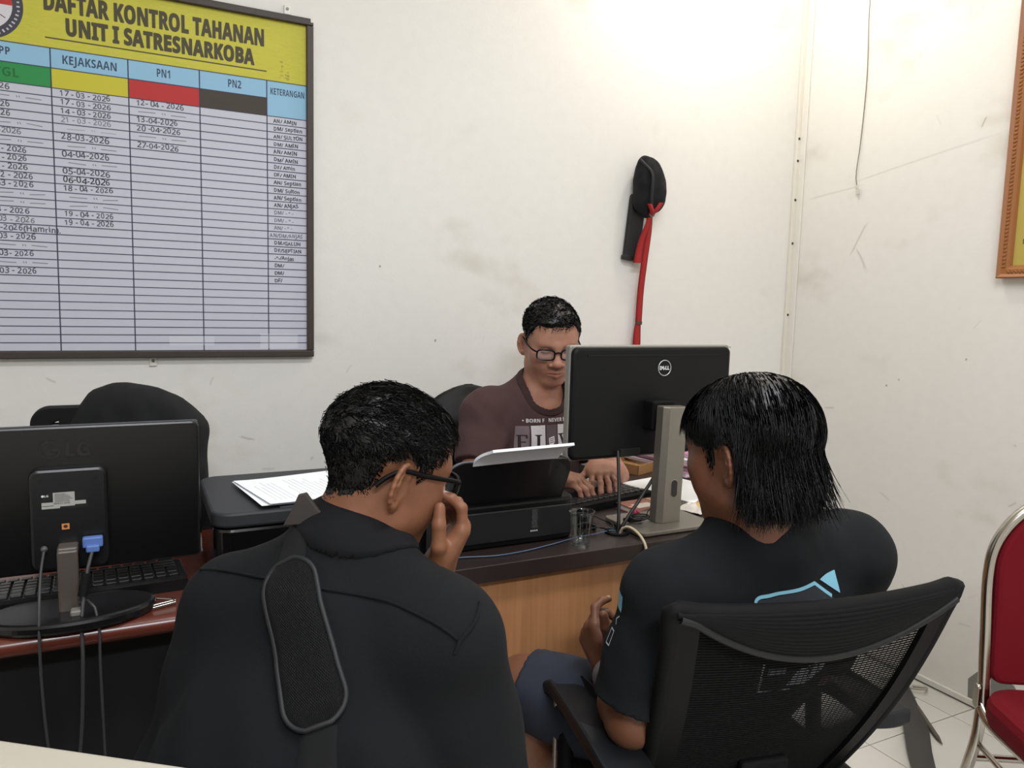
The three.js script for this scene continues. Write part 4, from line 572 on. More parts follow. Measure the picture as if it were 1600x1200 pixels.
{ // beret, red lanyard and black sheath hanging on the back wall
  const hk = single('wall_hook', merge([rod([-0.79, 1.7, 0], [-0.79, 1.7, 0.05], 0.003), rod([-0.79, 1.7, 0.05], [-0.79, 1.72, 0.058], 0.003)]), steel, 'small metal hook under the black beret', 'hook');
  const f0 = field([ell([-0.768, 1.765, 0.06], [0.052, 0.098, 0.034], 0.02, [[Math.cos(0.22), Math.sin(0.22), 0], [-Math.sin(0.22), Math.cos(0.22), 0], [0, 0, 1]]), ell([-0.808, 1.77, 0.05], [0.034, 0.1, 0.042], 0.02), cone([-0.81, 1.7, 0.05], [-0.79, 1.665, 0.055], 0.028, 0.02, 0.03)]);
  const f = (x, y, z) => f0(x, y, z) + 0.0025 * nz(x * 40, y * 30, z * 40);
  const b = thing('beret', 'black beret hanging on the back wall', 'beret', [-0.014, 0, 0]);
  part('crown', fabricUV(nets(f, [-0.88, 1.6, -0.005], [-0.68, 1.9, 0.12], 0.005)), M(0x0c0d11, 0.95, { bumpMap: rep(weaveT, 8), bumpScale: 0.0008, sheen: 0.3, sheenColor: 0x202430 }), b);
  part('band', tube([[-0.834, 1.85, 0.062], [-0.806, 1.8, 0.098], [-0.803, 1.75, 0.1], [-0.798, 1.7, 0.09], [-0.785, 1.672, 0.08]], 0.006, 30, 8), M(0x14161a, 0.6), b);
  const sh = thing('leather_sheath', 'long black leather sheath hanging behind the red lanyard', 'sheath');
  part('sheath', (() => { const g = new RoundedBoxGeometry(0.07, 0.24, 0.022, 3, 0.01); g.rotateZ(-0.1); g.translate(-0.828, 1.612, 0.016); return g; })(), M(0x131314, 0.6, { bumpMap: rep(grainT, 3), bumpScale: 0.0008 }), sh);
  part('tip', (() => { const g = new RoundedBoxGeometry(0.076, 0.02, 0.025, 2, 0.006); g.rotateZ(-0.1); g.translate(-0.84, 1.498, 0.017); return g; })(), M(0x1b1a19, 0.5), sh);
  const rd = M(0xa81e1e, 0.75, { bumpMap: rep(weaveT, 10), bumpScale: 0.0005, side: THREE.DoubleSide });
  const ribbon = (pts, w) => { const c = new THREE.CatmullRomCurve3(pts.map((p) => new THREE.Vector3(...p))), N = 40, pos = [], idx = []; for (let i = 0; i <= N; i++) { const p = c.getPoint(i / N), ww = (typeof w === 'function' ? w(i / N) : w) / 2; for (const [dx, dz] of [[-ww, 0.0], [0, 0.004], [ww, 0], [0, -0.002]]) pos.push(p.x + dx, p.y, p.z + dz); } for (let i = 0; i < N; i++) for (let q = 0; q < 4; q++) { const a = i * 4 + q, b2 = i * 4 + (q + 1) % 4; idx.push(a, b2, b2 + 4, a, b2 + 4, a + 4); } const g = new THREE.BufferGeometry(); g.setAttribute('position', new THREE.Float32BufferAttribute(pos, 3)); g.setIndex(idx); g.computeVertexNormals(); return fabricUV(g); };
  const l = thing('red_lanyard', 'red lanyard strap hanging down the back wall below the beret', 'lanyard');
  part('strap', ribbon([[-0.795, 1.66, 0.062], [-0.789, 1.6, 0.052], [-0.792, 1.5, 0.04], [-0.797, 1.38, 0.03], [-0.798, 1.26, 0.026]], (u) => lerp(0.028, 0.03, u)), rd, l);
  part('strap', ribbon([[-0.8, 1.255, 0.026], [-0.803, 1.22, 0.027], [-0.804, 1.17, 0.028], [-0.81, 1.1, 0.028], [-0.815, 1.02, 0.026]], (u) => lerp(0.026, 0.036, Math.sin(Math.min(u * 3, 1.57)))), rd, l);
  part('strap', ribbon([[-0.795, 1.66, 0.06], [-0.797, 1.63, 0.06], [-0.815, 1.56, 0.048], [-0.826, 1.48, 0.042]], (u) => lerp(0.016, 0.04, u)), rd, l);
  part('strap', ribbon([[-0.825, 1.69, 0.1], [-0.805, 1.665, 0.09], [-0.795, 1.655, 0.07], [-0.78, 1.675, 0.085], [-0.765, 1.7, 0.09]], 0.022), rd, l);
  part('ring', new THREE.TorusGeometry(0.011, 0.0025, 8, 20).translate(-0.793, 1.66, 0.074), steel, l); part('buckle', box(0.026, 0.014, 0.01, -0.798, 1.257, 0.028, 0.002), M(0x5b4436, 0.45, { metalness: 0.5 }), l);
}
// ================================================================ people: heads, hands, hair, clothes
const mirror = (list) => [...list, ...list.map((p) => (p.e ? ell([-p.c[0], p.c[1], p.c[2]], p.r, p.k, p.B.map((b) => [-b[0], b[1], b[2]])) : cone([-p.a[0], p.a[1], p.a[2]], [-p.b[0], p.b[1], p.b[2]], p.ra, p.rb, p.k)))];
function headField({ w = 1, jaw = 1, nose = 1, lid = 0.0115, lips = 1, ear = 1, nape = [0, -0.15, -0.055] } = {}) {   // local: face to +z, eyes at y = 0, chin at -0.115
  const solid = field([ell([0, 0.035, -0.018], [0.074 * w, 0.083, 0.096], 0.02), ell([0, 0.028, 0.03], [0.062 * w, 0.058, 0.055], 0.04), ell([0, -0.03, 0.028], [0.06 * w, 0.075, 0.058], 0.03),
    ...mirror([ell([0.046 * w, -0.02, 0.05], [0.022, 0.02, 0.024], 0.025), ell([0.039 * w, -0.052, 0.044], [0.024, 0.028, 0.025], 0.025), cone([0.057 * w, -0.03, -0.008], [0.05 * w * jaw, -0.068, 0.006], 0.014, 0.016, 0.03), cone([0.05 * w * jaw, -0.068, 0.006], [0.018, -0.1, 0.058], 0.016, 0.016, 0.025), cone([0.04, 0.021, 0.069], [0.006, 0.017, 0.083], 0.009, 0.007, 0.018)]),
    ell([0, -0.1, 0.064], [0.022, 0.016, 0.016], 0.02), ell([0, -0.066, 0.066], [0.031, 0.025, 0.024], 0.02), cone([0, -0.05, -0.028], nape, 0.05, 0.053, 0.035)]);
  const sockets = field(mirror([ell([0.033, -0.0005, 0.093], [0.018, 0.0115, 0.012], 0.001)]));
  const adds = field([cone([0, 0.012, 0.083], [0, -0.028, 0.1], 0.0072, 0.0105 * nose, 0.012), ell([0, -0.034, 0.103], [0.0125 * nose, 0.0105, 0.011], 0.008), ...mirror([ell([0.0145 * nose, -0.038, 0.093], [0.0088, 0.0078, 0.01], 0.006)])]);
  const soft = field([...mirror([ell([0.0315, 0.0, 0.0725], [0.0155, lid, 0.0128], 0.004), cone([0.0205, -0.0672, 0.083], [0, -0.0628, 0.0925], 0.0036 * lips, 0.0052 * lips, 0.004), cone([0.018, -0.0715, 0.083], [0, -0.0745, 0.0905], 0.0036 * lips, 0.006 * lips, 0.004)])]);
  const cuts = field([...mirror([ell([0.0072, -0.0445, 0.097], [0.0042, 0.003, 0.006], 0.001), cone([0.0225, -0.0695, 0.0865], [0, -0.0682, 0.097], 0.0012, 0.0014, 0.001), cone([0.046, -0.003, 0.076], [0.03, -0.0065, 0.0865], 0.0009, 0.0011, 0.001), cone([0.03, -0.0065, 0.0865], [0.0175, -0.0045, 0.081], 0.0011, 0.0008, 0.001), cone([0.045, 0.0075, 0.078], [0.031, 0.0105, 0.085], 0.0009, 0.0011, 0.001), cone([0.031, 0.0105, 0.085], [0.019, 0.007, 0.083], 0.0011, 0.0008, 0.001)])]);
  // ear on |x|: auricle blade, helix rim, lobe, tragus; bowl cut out
  const wd = V3.norm([0.55, 0.12, -0.83]), up = V3.norm(V3.sub([0.1, 1, -0.1], V3.mul(wd, V3.dot(wd, [0.1, 1, -0.1])))), th = V3.cross(up, wd).map((v) => -v), T = th[0] > 0 ? th : V3.mul(th, -1), B = [wd, up, T];
  const c = [0.0775 * w, -0.012, -0.018], at = (a, b, t) => V3.add(V3.add(V3.add(c, wd, a * ear), up, b * ear), T, t * ear), rim = []; for (let k = 0; k <= 12; k++) { const a = (155 - k * 23) * RAD; rim.push(at(0.0165 * Math.cos(a) * (k > 9 ? 0.8 : 1) + 0.002, 0.0295 * Math.sin(a), 0.003)); }
  const blade = field([ell(at(0, 0, 0), [0.0185 * ear, 0.0315 * ear, 0.0045 * ear], 0.004, B), ...chain(rim, rim.map((_, k) => 0.0036 - 0.0006 * (k / 12)), 0.003), ell(at(-0.004, -0.028, 0.001), [0.009, 0.0105, 0.0045], 0.006, B), ...chain([at(0.008, 0.018, 0.003), at(0.01, 0, 0.0042), at(0.003, -0.016, 0.0035)], [0.003, 0.0032, 0.003], 0.004)]);
  const bowl = field([ell(at(-0.004, -0.003, 0.0055), [0.0098 * ear, 0.0155 * ear, 0.0065], 0.002, B)]), tragus = field([ell(at(-0.0165, -0.004, 0.0015), [0.0045, 0.008, 0.0035], 0.004, B)]);
  return (x, y, z) => {
    let d = solid(x, y, z); const q = Math.hypot(x, y, z); if (q > 0.24) return Math.min(d, q - 0.17);
    if (z > 0.04) { d = smax(d, -sockets(x, y, z), 0.014); d = smin(d, adds(x, y, z), 0.012); d = smin(d, soft(x, y, z), 0.005); d = smax(d, -cuts(x, y, z), 0.0025); }
    const ax = Math.abs(x); if (ax > 0.05 && z < 0.04 && z > -0.08) { let e = blade(ax, y, z); e = smax(e, -bowl(ax, y, z), 0.004); e = Math.min(e, tragus(ax, y, z)); d = smin(d, e, 0.006); }
    return d;
  };
}
function frameOf(pos, heading, pitch, roll, s = 1) {   // heading in degrees from -z towards +x; pitch positive looks up
  const m = new THREE.Matrix4().makeRotationFromEuler(new THREE.Euler(-pitch * RAD, (180 - heading) * RAD, roll * RAD, 'YXZ')); m.scale(new THREE.Vector3(s, s, s)); m.setPosition(...pos); return m;
}
function inFrame(f, m) { const e = m.clone().invert().elements, s = Math.cbrt(m.determinant()); return (x, y, z) => s * f(e[0] * x + e[4] * y + e[8] * z + e[12], e[1] * x + e[5] * y + e[9] * z + e[13], e[2] * x + e[6] * y + e[10] * z + e[14]); }
const apply = (m, p) => new THREE.Vector3(...p).applyMatrix4(m).toArray();

// where hair grows: height of the hairline against the angle from the front
const HAIRLINE = { short: [[0, 0.074], [25, 0.072], [42, 0.064], [52, 0.04], [62, 0.022], [72, -0.004], [80, -0.012], [84, 0.02], [100, 0.03], [118, 0.012], [132, -0.045], [150, -0.074], [180, -0.078]], long: [[0, 0.068], [25, 0.065], [42, 0.055], [55, 0.035], [66, 0.01], [73, -0.025], [79, -0.028], [83, 0.012], [98, 0.02], [112, -0.02], [122, -0.06], [150, -0.085], [180, -0.088]] };
const hairRegion = (tab) => (x, y, z) => { const a = Math.abs(Math.atan2(x, z + 0.005)) / RAD; let k = 0; while (k < tab.length - 2 && a > tab[k + 1][0]) k++; const t = clamp((a - tab[k][0]) / (tab[k + 1][0] - tab[k][0])); return y - lerp(tab[k][1], tab[k + 1][1], t); };
function hairCap(hf, region, thick, h = 0.004) {      // thick(x, y, z): depth of the hair above the scalp
  const f = (x, y, z) => { const r = region(x, y, z); if (r < -0.03) return 0.02; const d = hf(x, y, z); if (d > 0.07) return d - 0.03; return Math.abs(x) > 0.066 && y < 0.024 && z < 0.01 && z > -0.05 ? Math.max(d, 0.004) : d - lerp(-0.005, thick(x, y, z), sstep(-0.004, 0.022, r)) + 0.0018 * nz(x * 90, y * 60, z * 90); };
  return nets(f, [-0.12, -0.15, -0.15], [0.12, 0.17, 0.14], h);
}
function strands(hf, region, n, o) {   // o.len(p), o.comb(p, n) -> direction, o.lift, o.width, o.segs, o.base(p), o.drop
  const pos = [], nor = [], idx = []; let made = 0, tries = 0;
  while (made < n && tries++ < n * 8) {
    const th = Math.acos(rnd(-0.75, 1)), ph = rnd(0, 2 * Math.PI), d = [Math.sin(th) * Math.cos(ph), Math.cos(th), Math.sin(th) * Math.sin(ph)];
    const q = march(hf, V3.add([0, 0.01, -0.01], d, 0.25), V3.mul(d, -1), 0.3); if (!q) continue; const r = region(...q); if (r < rnd(0.0, 0.006) || (Math.abs(q[0]) > 0.066 && q[1] < 0.022 && q[2] < 0.01 && q[2] > -0.045)) continue;
    made++; const nn = grad(hf, q, 0.006); let p = V3.add(q, nn, o.base(...q) * rnd(0.85, 1.12)), dir = V3.norm(V3.add(V3.add(o.comb(q, nn), nn, o.lift * rnd(0.5, 1.5)), [rnd(-1, 1), rnd(-1, 1), rnd(-1, 1)], o.mess)); const L = o.len(q) * rnd(0.65, 1.15), S = o.segs, rk = rnd(0.92, 1.18), w0 = o.width * rnd(0.7, 1.25), curl = o.curl || 0, cax = V3.norm([rnd(-1, 1), rnd(-1, 1), rnd(-1, 1)]), b0 = pos.length / 3;
    for (let s = 0; s <= S; s++) {
      const t = s / S, w = w0 * (1 - 0.8 * t * t), side = V3.norm(V3.cross(dir, Math.abs(dir[1]) > 0.9 ? [1, 0, 0] : [0, 1, 0])), bi = V3.cross(side, dir);
      for (let k = 0; k < 3; k++) { const a = k * 2.0944, v = V3.add(V3.mul(side, Math.cos(a)), bi, Math.sin(a)); pos.push(...V3.add(p, v, w)); nor.push(...v); }
      p = V3.add(p, dir, L / S); const dd = hf(...p), keep = o.keep(...q) * rk;
      if (dd < keep) p = V3.add(p, grad(hf, p, 0.006), keep - dd); else if (o.hug && p[1] > (o.free ?? -1)) p = V3.add(p, grad(hf, p, 0.006), -(dd - keep) * o.hug);
      dir = V3.norm(V3.add(V3.add(dir, [0, -1, 0], o.drop / S), V3.cross(dir, cax), curl / S));
    }
    for (let s = 0; s < S; s++) for (let k = 0; k < 3; k++) { const a = b0 + s * 3 + k, b = b0 + s * 3 + (k + 1) % 3; idx.push(a, b, b + 3, a, b + 3, a + 3); }
  }
  const g = new THREE.BufferGeometry(); g.setAttribute('position', new THREE.Float32BufferAttribute(pos, 3)); g.setAttribute('normal', new THREE.Float32BufferAttribute(nor, 3)); g.setIndex(idx); return g;
}
const joinIdx = (list) => mergeGeometries(list.map((g) => { for (const k of Object.keys(g.attributes)) if (!['position', 'normal', 'color'].includes(k)) g.deleteAttribute(k); return g; }));

function hand({ W, X, N, right, curl, spread = 0.06, thumb, s = 1, bend = 0 }) {
  X = V3.norm(X); N = V3.norm(V3.sub(N, V3.mul(X, V3.dot(N, X)))); const S = right ? V3.cross(N, X) : V3.cross(X, N);
  const at = (x, n, t) => V3.add(V3.add(V3.add(W, X, x * s), N, n * s), S, t * s);
  const spec = [[0.088, 0.027, 0.072, 0.0088], [0.092, 0.0075, 0.079, 0.009], [0.088, -0.012, 0.073, 0.0086], [0.08, -0.03, 0.058, 0.0076]];
  const palm = field([...spec.map(([x, t], i) => cone(at(0.012, -0.002, t * 0.55), at(x - 0.006, 0.001, t), 0.0155 * s, 0.0115 * s, 0.02)), ell(at(0.035, -0.006, 0.024), [0.03 * s, 0.013 * s, 0.016 * s], 0.02, [X, N, S]), ell(at(0.035, -0.007, -0.022), [0.034 * s, 0.012 * s, 0.014 * s], 0.02, [X, N, S]), cone(at(-0.03, 0, 0), at(0.015, 0, 0), 0.024 * s, 0.02 * s, 0.02)]);
  const nails = [], digits = spec.map(([x, t, L, r], i) => {
    let p = at(x, 0, t), a = 0; const sp = (1.2 - i) * spread, dirX = V3.norm(V3.add(X, S, sp)), pts = [at(x - 0.02, 0, t * 0.95), p], rs = [r * 1.05 * s, r * 1.08 * s];
    [0.46, 0.3, 0.24].forEach((q, k) => { a += curl[i][k]; const d = V3.add(V3.mul(dirX, Math.cos(a)), N, -Math.sin(a)); p = V3.add(p, d, L * q * s); pts.push(p); rs.push(r * [0.98, 0.9, 0.8][k] * s); if (k === 2) nails.push([V3.add(p, V3.add(V3.mul(dirX, Math.sin(a)), N, Math.cos(a)), r * 0.75 * s), r * 0.75 * s]); });
    return field(chain(pts, rs, 0.004));
  });
  { let p = at(0.022, -0.006, 0.026); const pts = [at(0.014, -0.004, 0.014), p], rs = [0.015 * s, 0.0135 * s]; [0.036, 0.034, 0.026].forEach((L, k) => { const v = thumb[k], d = V3.norm(V3.add(V3.add(V3.mul(X, v[0]), N, v[1]), S, v[2])); p = V3.add(p, d, L * s); pts.push(p); rs.push([0.0115, 0.0105, 0.0088][k] * s); }); digits.push(field(chain(pts, rs, 0.005))); }
  const f = (x, y, z) => { const b = palm(x, y, z); let d = b; for (const g of digits) { const e = g(x, y, z); d = Math.min(d, e < b + 0.02 ? smin(b, e, 0.008) : e); } return d; };
  const c = at(0.07, -0.02, 0); return { f, lo: V3.add(c, [1, 1, 1], -0.135 * s), hi: V3.add(c, [1, 1, 1], 0.135 * s), nails, wrist: W };
}
function person({ label, skin, J, head, hf, hands = [], extra = [], lipTint = [1.12, 0.82, 0.82] }) {
  const t = thing('person', label, 'person');
  const base = new THREE.Color(skin), HM = head, headW = inFrame(hf, HM), hc = apply(HM, [0, -0.02, 0]), inv = HM.clone().invert();
  const B = field(extra), F = (x, y, z) => { const dh = Math.hypot(x - hc[0], y - hc[1], z - hc[2]), b = B(x, y, z); return dh > 0.34 ? Math.min(b, dh - 0.2) : smin(b, headW(x, y, z), 0.022); };
  const hl = V3.add(hc, [-0.155, -0.145, -0.155]), hh = V3.add(hc, [0.155, 0.17, 0.155]);
  const inBox = (p, lo, hi, e) => p[0] > lo[0] + e && p[0] < hi[0] - e && p[1] > lo[1] + e && p[1] < hi[1] - e && p[2] > lo[2] + e && p[2] < hi[2] - e;
  const lo = [9, 9, 9], hi = [-9, -9, -9]; for (const p of extra) for (let i = 0; i < 3; i++) { lo[i] = Math.min(lo[i], p.c[i] - p.R - 0.03); hi[i] = Math.max(hi[i], p.c[i] + p.R + 0.03); }
  const geos = [nets(F, lo, hi, 0.012, (x, y, z) => inBox([x, y, z], hl, hh, 0.02)), nets(F, hl, hh, 0.003), ...hands.map((h) => nets(h.f, h.lo, h.hi, 0.003))];
  const nails = hands.flatMap((h) => h.nails), v = new THREE.Vector3();
  for (const g of geos) { const p = g.attributes.position, c = new Float32Array(p.count * 3);
    for (let i = 0; i < p.count; i++) {
      const x = p.getX(i), y = p.getY(i), z = p.getZ(i), m = 1 + 0.1 * nz(x * 24, y * 24, z * 24) + 0.08 * nz(x * 90, y * 90, z * 90); v.set(x, y, z).applyMatrix4(inv); let r = base.r * m, gg = base.g * m * (1 + 0.04 * nz(x * 14, y * 14, z * 14 + 5)), b = base.b * m;
      const lip = Math.max(0, 1 - Math.hypot(v.x / 0.026, (v.y + 0.0685) / 0.0085)) * (v.z > 0.075 ? 1 : 0); if (lip > 0) { const k = sstep(0, 0.25, lip); r *= lerp(1, lipTint[0], k); gg *= lerp(1, lipTint[1], k); b *= lerp(1, lipTint[2], k); }
      for (const [q, rr] of nails) if (Math.hypot(x - q[0], y - q[1], z - q[2]) < rr * 1.15) { r = lerp(r, 0.62, 0.45); gg = lerp(gg, 0.46, 0.45); b = lerp(b, 0.42, 0.45); }
      c[3 * i] = r; c[3 * i + 1] = gg; c[3 * i + 2] = b;
    } g.setAttribute('color', new THREE.BufferAttribute(c, 3)); }
  const g = joinIdx(geos); fabricUV(g, 10);
  part('body', g, M(0xffffff, 0.48, { vertexColors: true, bumpMap: grainT, bumpScale: 0.0003, sheen: 0.1, sheenColor: 0xffe0d0, specularIntensity: 0.8 }), t);
  return { t, F, HM, hf };
}
// torso and limbs from joints; o = how far outside the body
function torso(J, o = 0, k = 0.05) {
  const B = [J.R, J.U, J.F], mid = V3.mix(J.pelvis, J.chest, 0.5), p = (c, a, b, d) => V3.add(V3.add(V3.add(c, J.R, a), J.U, b), J.F, d);
  return [ell(J.pelvis, [0.165 + o, 0.12 + o, 0.115 + o], k, B), ell(mid, [0.142 * (J.fat || 1) + o, 0.16, 0.105 * (J.fat || 1) + o], k, B), ell(J.chest, [0.158 + o, 0.15 + o, 0.108 + o], k, B), ...['sL', 'sR'].map((s) => cone(p(J.chest, s === 'sL' ? -0.05 : 0.05, 0.1, 0), J[s], 0.066 + o, 0.056 + o, k)), ...['sL', 'sR'].map((s) => cone(V3.add(J.neck, J.U, 0.02), V3.mix(J.neck, J[s], 0.75), 0.042 + o, 0.045 + o, 0.04)), cone(V3.add(J.neck, J.U, -0.05), J.neck, 0.07 + o, 0.056 + o, 0.04)];
}
const neckOf = (J, o = 0) => [cone(J.neck, V3.mix(J.neck, J.skull, 0.6), 0.056 + o, 0.052 + o, 0.03)];
const upperArm = (s, e, o = 0, k = 0.03) => [cone(s, V3.mix(s, e, 0.45), 0.052 + o, 0.046 + o, k), cone(V3.mix(s, e, 0.45), e, 0.046 + o, 0.038 + o, k)];
const foreArm = (e, w, o = 0, k = 0.02) => [cone(e, V3.mix(e, w, 0.3), 0.039 + o, 0.04 + o, k), cone(V3.mix(e, w, 0.3), w, 0.04 + o, 0.025 + o, k)];
const leg = (h, kn, a, o = 0, k = 0.04) => [cone(h, kn, 0.082 + o, 0.056 + o, k), cone(kn, V3.mix(kn, a, 0.35), 0.052 + o, 0.054 + o, k), cone(V3.mix(kn, a, 0.35), a, 0.054 + o, 0.036 + o, k)];
const foot = (a, F) => [cone(V3.add(a, [0, -0.03, 0]), V3.add(V3.add(a, F, 0.13), [0, -0.05, 0]), 0.04, 0.032, 0.03), cone(V3.add(a, F, -0.04), V3.add(V3.add(a, F, -0.03), [0, -0.045, 0]), 0.035, 0.035, 0.03)];
function axes(sL, sR, pelvis, neck) { const U = V3.norm(V3.sub(neck, pelvis)); let R = V3.sub(sR, sL); R = V3.norm(V3.sub(R, V3.mul(U, V3.dot(R, U)))); return { R, U, F: V3.cross(U, R) }; }
const capsuleDist = (a, b, r) => { const p = cone(a, b, r, r); return (x, y, z) => primD(p, x, y, z); };
function glasses(t, HM, frameMat, lensMat, { w = 1, drop = 0, thick = 0.0022, half = 0.025, tall = 0.0155 } = {}) {
  const g = new THREE.Group(); g.name = 'glasses'; g.applyMatrix4(HM); t.add(g);
  const loop = (cx) => { const p = []; for (let k = 0; k < 28; k++) { const a = k / 28 * 2 * Math.PI, c = Math.cos(a), s = Math.sin(a), e = 0.55; const X = Math.sign(c) * Math.pow(Math.abs(c), e) * half, Y = Math.sign(s) * Math.pow(Math.abs(s), e) * tall; p.push([cx + X, -0.003 + drop + Y, 0.1 - 0.35 * Math.pow(Math.abs(cx + X) / 0.06, 2) * 0.03]); } return p; };
  for (const s of [-1, 1]) {
    const cx = s * 0.0335 * w, L = loop(cx); part('rim', tube(L, thick, 60, 8, true), frameMat, g);
    const sh = new THREE.Shape(L.map(([x, y]) => new THREE.Vector2(x, y))); const lg = new THREE.ShapeGeometry(sh); lg.translate(0, 0, 0.0975); part('lens', lg, lensMat, g);
    part('temple', tube([[s * (0.0335 * w + half + 0.001), 0.006 + drop, 0.093], [s * 0.0695 * w, 0.008 + drop, 0.075], [s * 0.0775 * w, 0.008 + drop * 0.7, 0.02], [s * 0.079 * w, 0.01, -0.018], [s * 0.076 * w, -0.004, -0.04], [s * 0.073 * w, -0.02, -0.052]], thick * 1.05, 40, 8).scale(1, 1, 1), frameMat, g);
  }
  part('bridge', tube([[-0.0335 * w + half - 0.001, 0.002 + drop, 0.1], [0, 0.006 + drop, 0.1035], [0.0335 * w - half + 0.001, 0.002 + drop, 0.1]], thick, 16, 8), frameMat, g);
}
const hairBlack = M(0x100e0d, 0.45, { specularIntensity: 1 });
const clothBlack = (c, b = 0.0005) => M(c, 0.92, { specularIntensity: 0.6, bumpMap: weaveT, bumpScale: b, sheen: 0.12, sheenColor: 0x3a4048, sheenRoughness: 0.6 });
const lensMat = M(0xf4f7fa, 0.05, { transparent: true, opacity: 0.1, side: THREE.DoubleSide });
function brows(HM, t, mat, y = 0.02) { const L = []; for (const s of [-1, 1]) for (let k = 0; k < 46; k++) { const u = rnd(); const x = s * lerp(0.013, 0.046, u), yy = y + 0.006 * Math.sin(u * 2.4) + rnd(-0.003, 0.003), z = 0.088 - 0.022 * u * u; L.push(rod([x, yy, z], [x + s * 0.007, yy + rnd(-0.001, 0.003), z - 0.002 * u], 0.0006, 0.0002, 3)); } const g = merge(L); g.applyMatrix4(HM); part('eyebrows', g, mat, t); }

{ // ---------------------------------------------------------------- man in the brown T-shirt behind the desk
  const J = { pelvis: [-1.43, 0.55, 0.33], chest: [-1.425, 0.86, 0.35], neck: [-1.418, 1.045, 0.375], skull: [-1.403, 1.18, 0.42], sL: [-1.25, 0.985, 0.36], sR: [-1.592, 0.99, 0.375], fat: 1.2 };
  // his left is +x as he faces +z
  Object.assign(J, axes(J.sL, J.sR, J.pelvis, J.neck)); 
  const eR = [-1.665, 0.79, 0.47], wR = [-1.497, 0.852, 0.6], eL = [-1.175, 0.79, 0.46], wL = [-1.315, 0.856, 0.565];
  const HM = frameOf([-1.407, 1.21, 0.432], 196, -18, 2, 0.99), hf = headField({ w: 1.04, jaw: 1.06, nose: 1.1, lips: 1.1, lid: 0.0118 });
  const rh = hand({ W: wR, X: [0.62, -0.12, 0.6], N: [0.1, 1, 0.25], right: true, curl: [[0.45, 0.55, 0.3], [0.4, 0.6, 0.35], [0.45, 0.65, 0.35], [0.5, 0.6, 0.3]], thumb: [[0.8, -0.35, 0.6], [0.9, -0.35, 0.35], [0.95, -0.3, 0.2]], s: 0.95 });
  const lh = hand({ W: wL, X: [-0.35, -0.1, 0.8], N: [-0.1, 1, 0.2], right: false, curl: [[0.4, 0.6, 0.3], [0.35, 0.6, 0.35], [0.4, 0.6, 0.3], [0.4, 0.5, 0.3]], spread: 0.16, thumb: [[0.75, -0.4, 0.7], [0.9, -0.35, 0.4], [0.95, -0.3, 0.2]], s: 0.95 });
  const hL = [-1.33, 0.52, 0.36], hR = [-1.53, 0.52, 0.36], kL = [-1.3, 0.55, 0.76], kR = [-1.58, 0.55, 0.76], aL = [-1.3, 0.1, 0.72], aR = [-1.58, 0.1, 0.72];
  const p = person({ label: 'man in a brown printed T-shirt and glasses typing behind the desk', skin: 0xb27f69, J, head: HM, hf, hands: [rh, lh], lipTint: [1.04, 0.82, 0.84], extra: [...torso(J), ...neckOf(J), ...upperArm(J.sR, eR), ...foreArm(eR, wR), ...upperArm(J.sL, eL), ...foreArm(eL, wL), ...leg(hL, kL, aL), ...leg(hR, kR, aR)] });
  const { t } = p;
  // T-shirt
  const sR = V3.mix(J.sR, eR, 0.66), sL = V3.mix(J.sL, eL, 0.66);
  const raw = field([...torso(J, 0.013, 0.05), ...upperArm(J.sR, eR, 0.016, 0.035), ...upperArm(J.sL, eL, 0.016, 0.035), cone(V3.mix(J.sR, eR, 0.5), eR, 0.05, 0.06, 0.03), cone(V3.mix(J.sL, eL, 0.5), eL, 0.05, 0.06, 0.03)]);
  const cutN = capsuleDist(V3.add(V3.add(J.neck, J.U, 0.012), J.F, 0.03), V3.add(V3.add(J.neck, J.U, 0.16), J.F, 0.05), 0.068);
  const hem = (s, e) => { const d = V3.norm(V3.sub(e, s)); return (x, y, z) => (x - e[0]) * d[0] + (y - e[1]) * d[1] + (z - e[2]) * d[2]; }, hemR = hem(J.sR, sR), hemL = hem(J.sL, sL), armR = field(upperArm(J.sR, eR, 0.012)), armL = field(upperArm(J.sL, eL, 0.012));
  const folds = (x, y, z) => { const a = x - J.chest[0], b = y - J.chest[1]; return 0.006 * nz(a * 9 + b * 6, b * 5 - a * 3, z * 6) + 0.0035 * nz(a * 24 + b * 16, b * 10, z * 12 + 3) + 0.004 * Math.sin((b * 0.9 + Math.abs(a) * 1.3) * 46) * Math.exp(-Math.pow((Math.abs(a) - 0.13) / 0.05, 2) - Math.pow((b - 0.06) / 0.09, 2)); };
  const shirt = (x, y, z) => { let d = raw(x, y, z); if (Math.abs(d) < 0.04) d += folds(x, y, z); d = smax(d, -cutN(x, y, z), 0.004); if (x < J.sR[0] + 0.02) d = smax(d, hemR(x, y, z), 0.004); if (x > J.sL[0] - 0.02) d = smax(d, hemL(x, y, z), 0.004); return smax(d, 0.5 - y, 0.01); };
  const brown = M(0x47302f, 0.9, { bumpMap: weaveT, bumpScale: 0.0004, sheen: 0.2, sheenColor: 0x6a5050 });
  part('t_shirt', fabricUV(nets(shirt, [-1.78, 0.47, 0.17], [-1.08, 1.14, 0.6], 0.007)), brown, t, 'brown T-shirt');
  part('neckband', fabricUV(nets((x, y, z) => smax(Math.abs(cutN(x, y, z) - 0.008) - 0.009, Math.abs(raw(x, y, z) - 0.0005) - 0.004, 0.003), [-1.56, 0.98, 0.24], [-1.28, 1.16, 0.54], 0.0035)), M(0x35211f, 0.9, { bumpMap: weaveT, bumpScale: 0.0005 }), t);
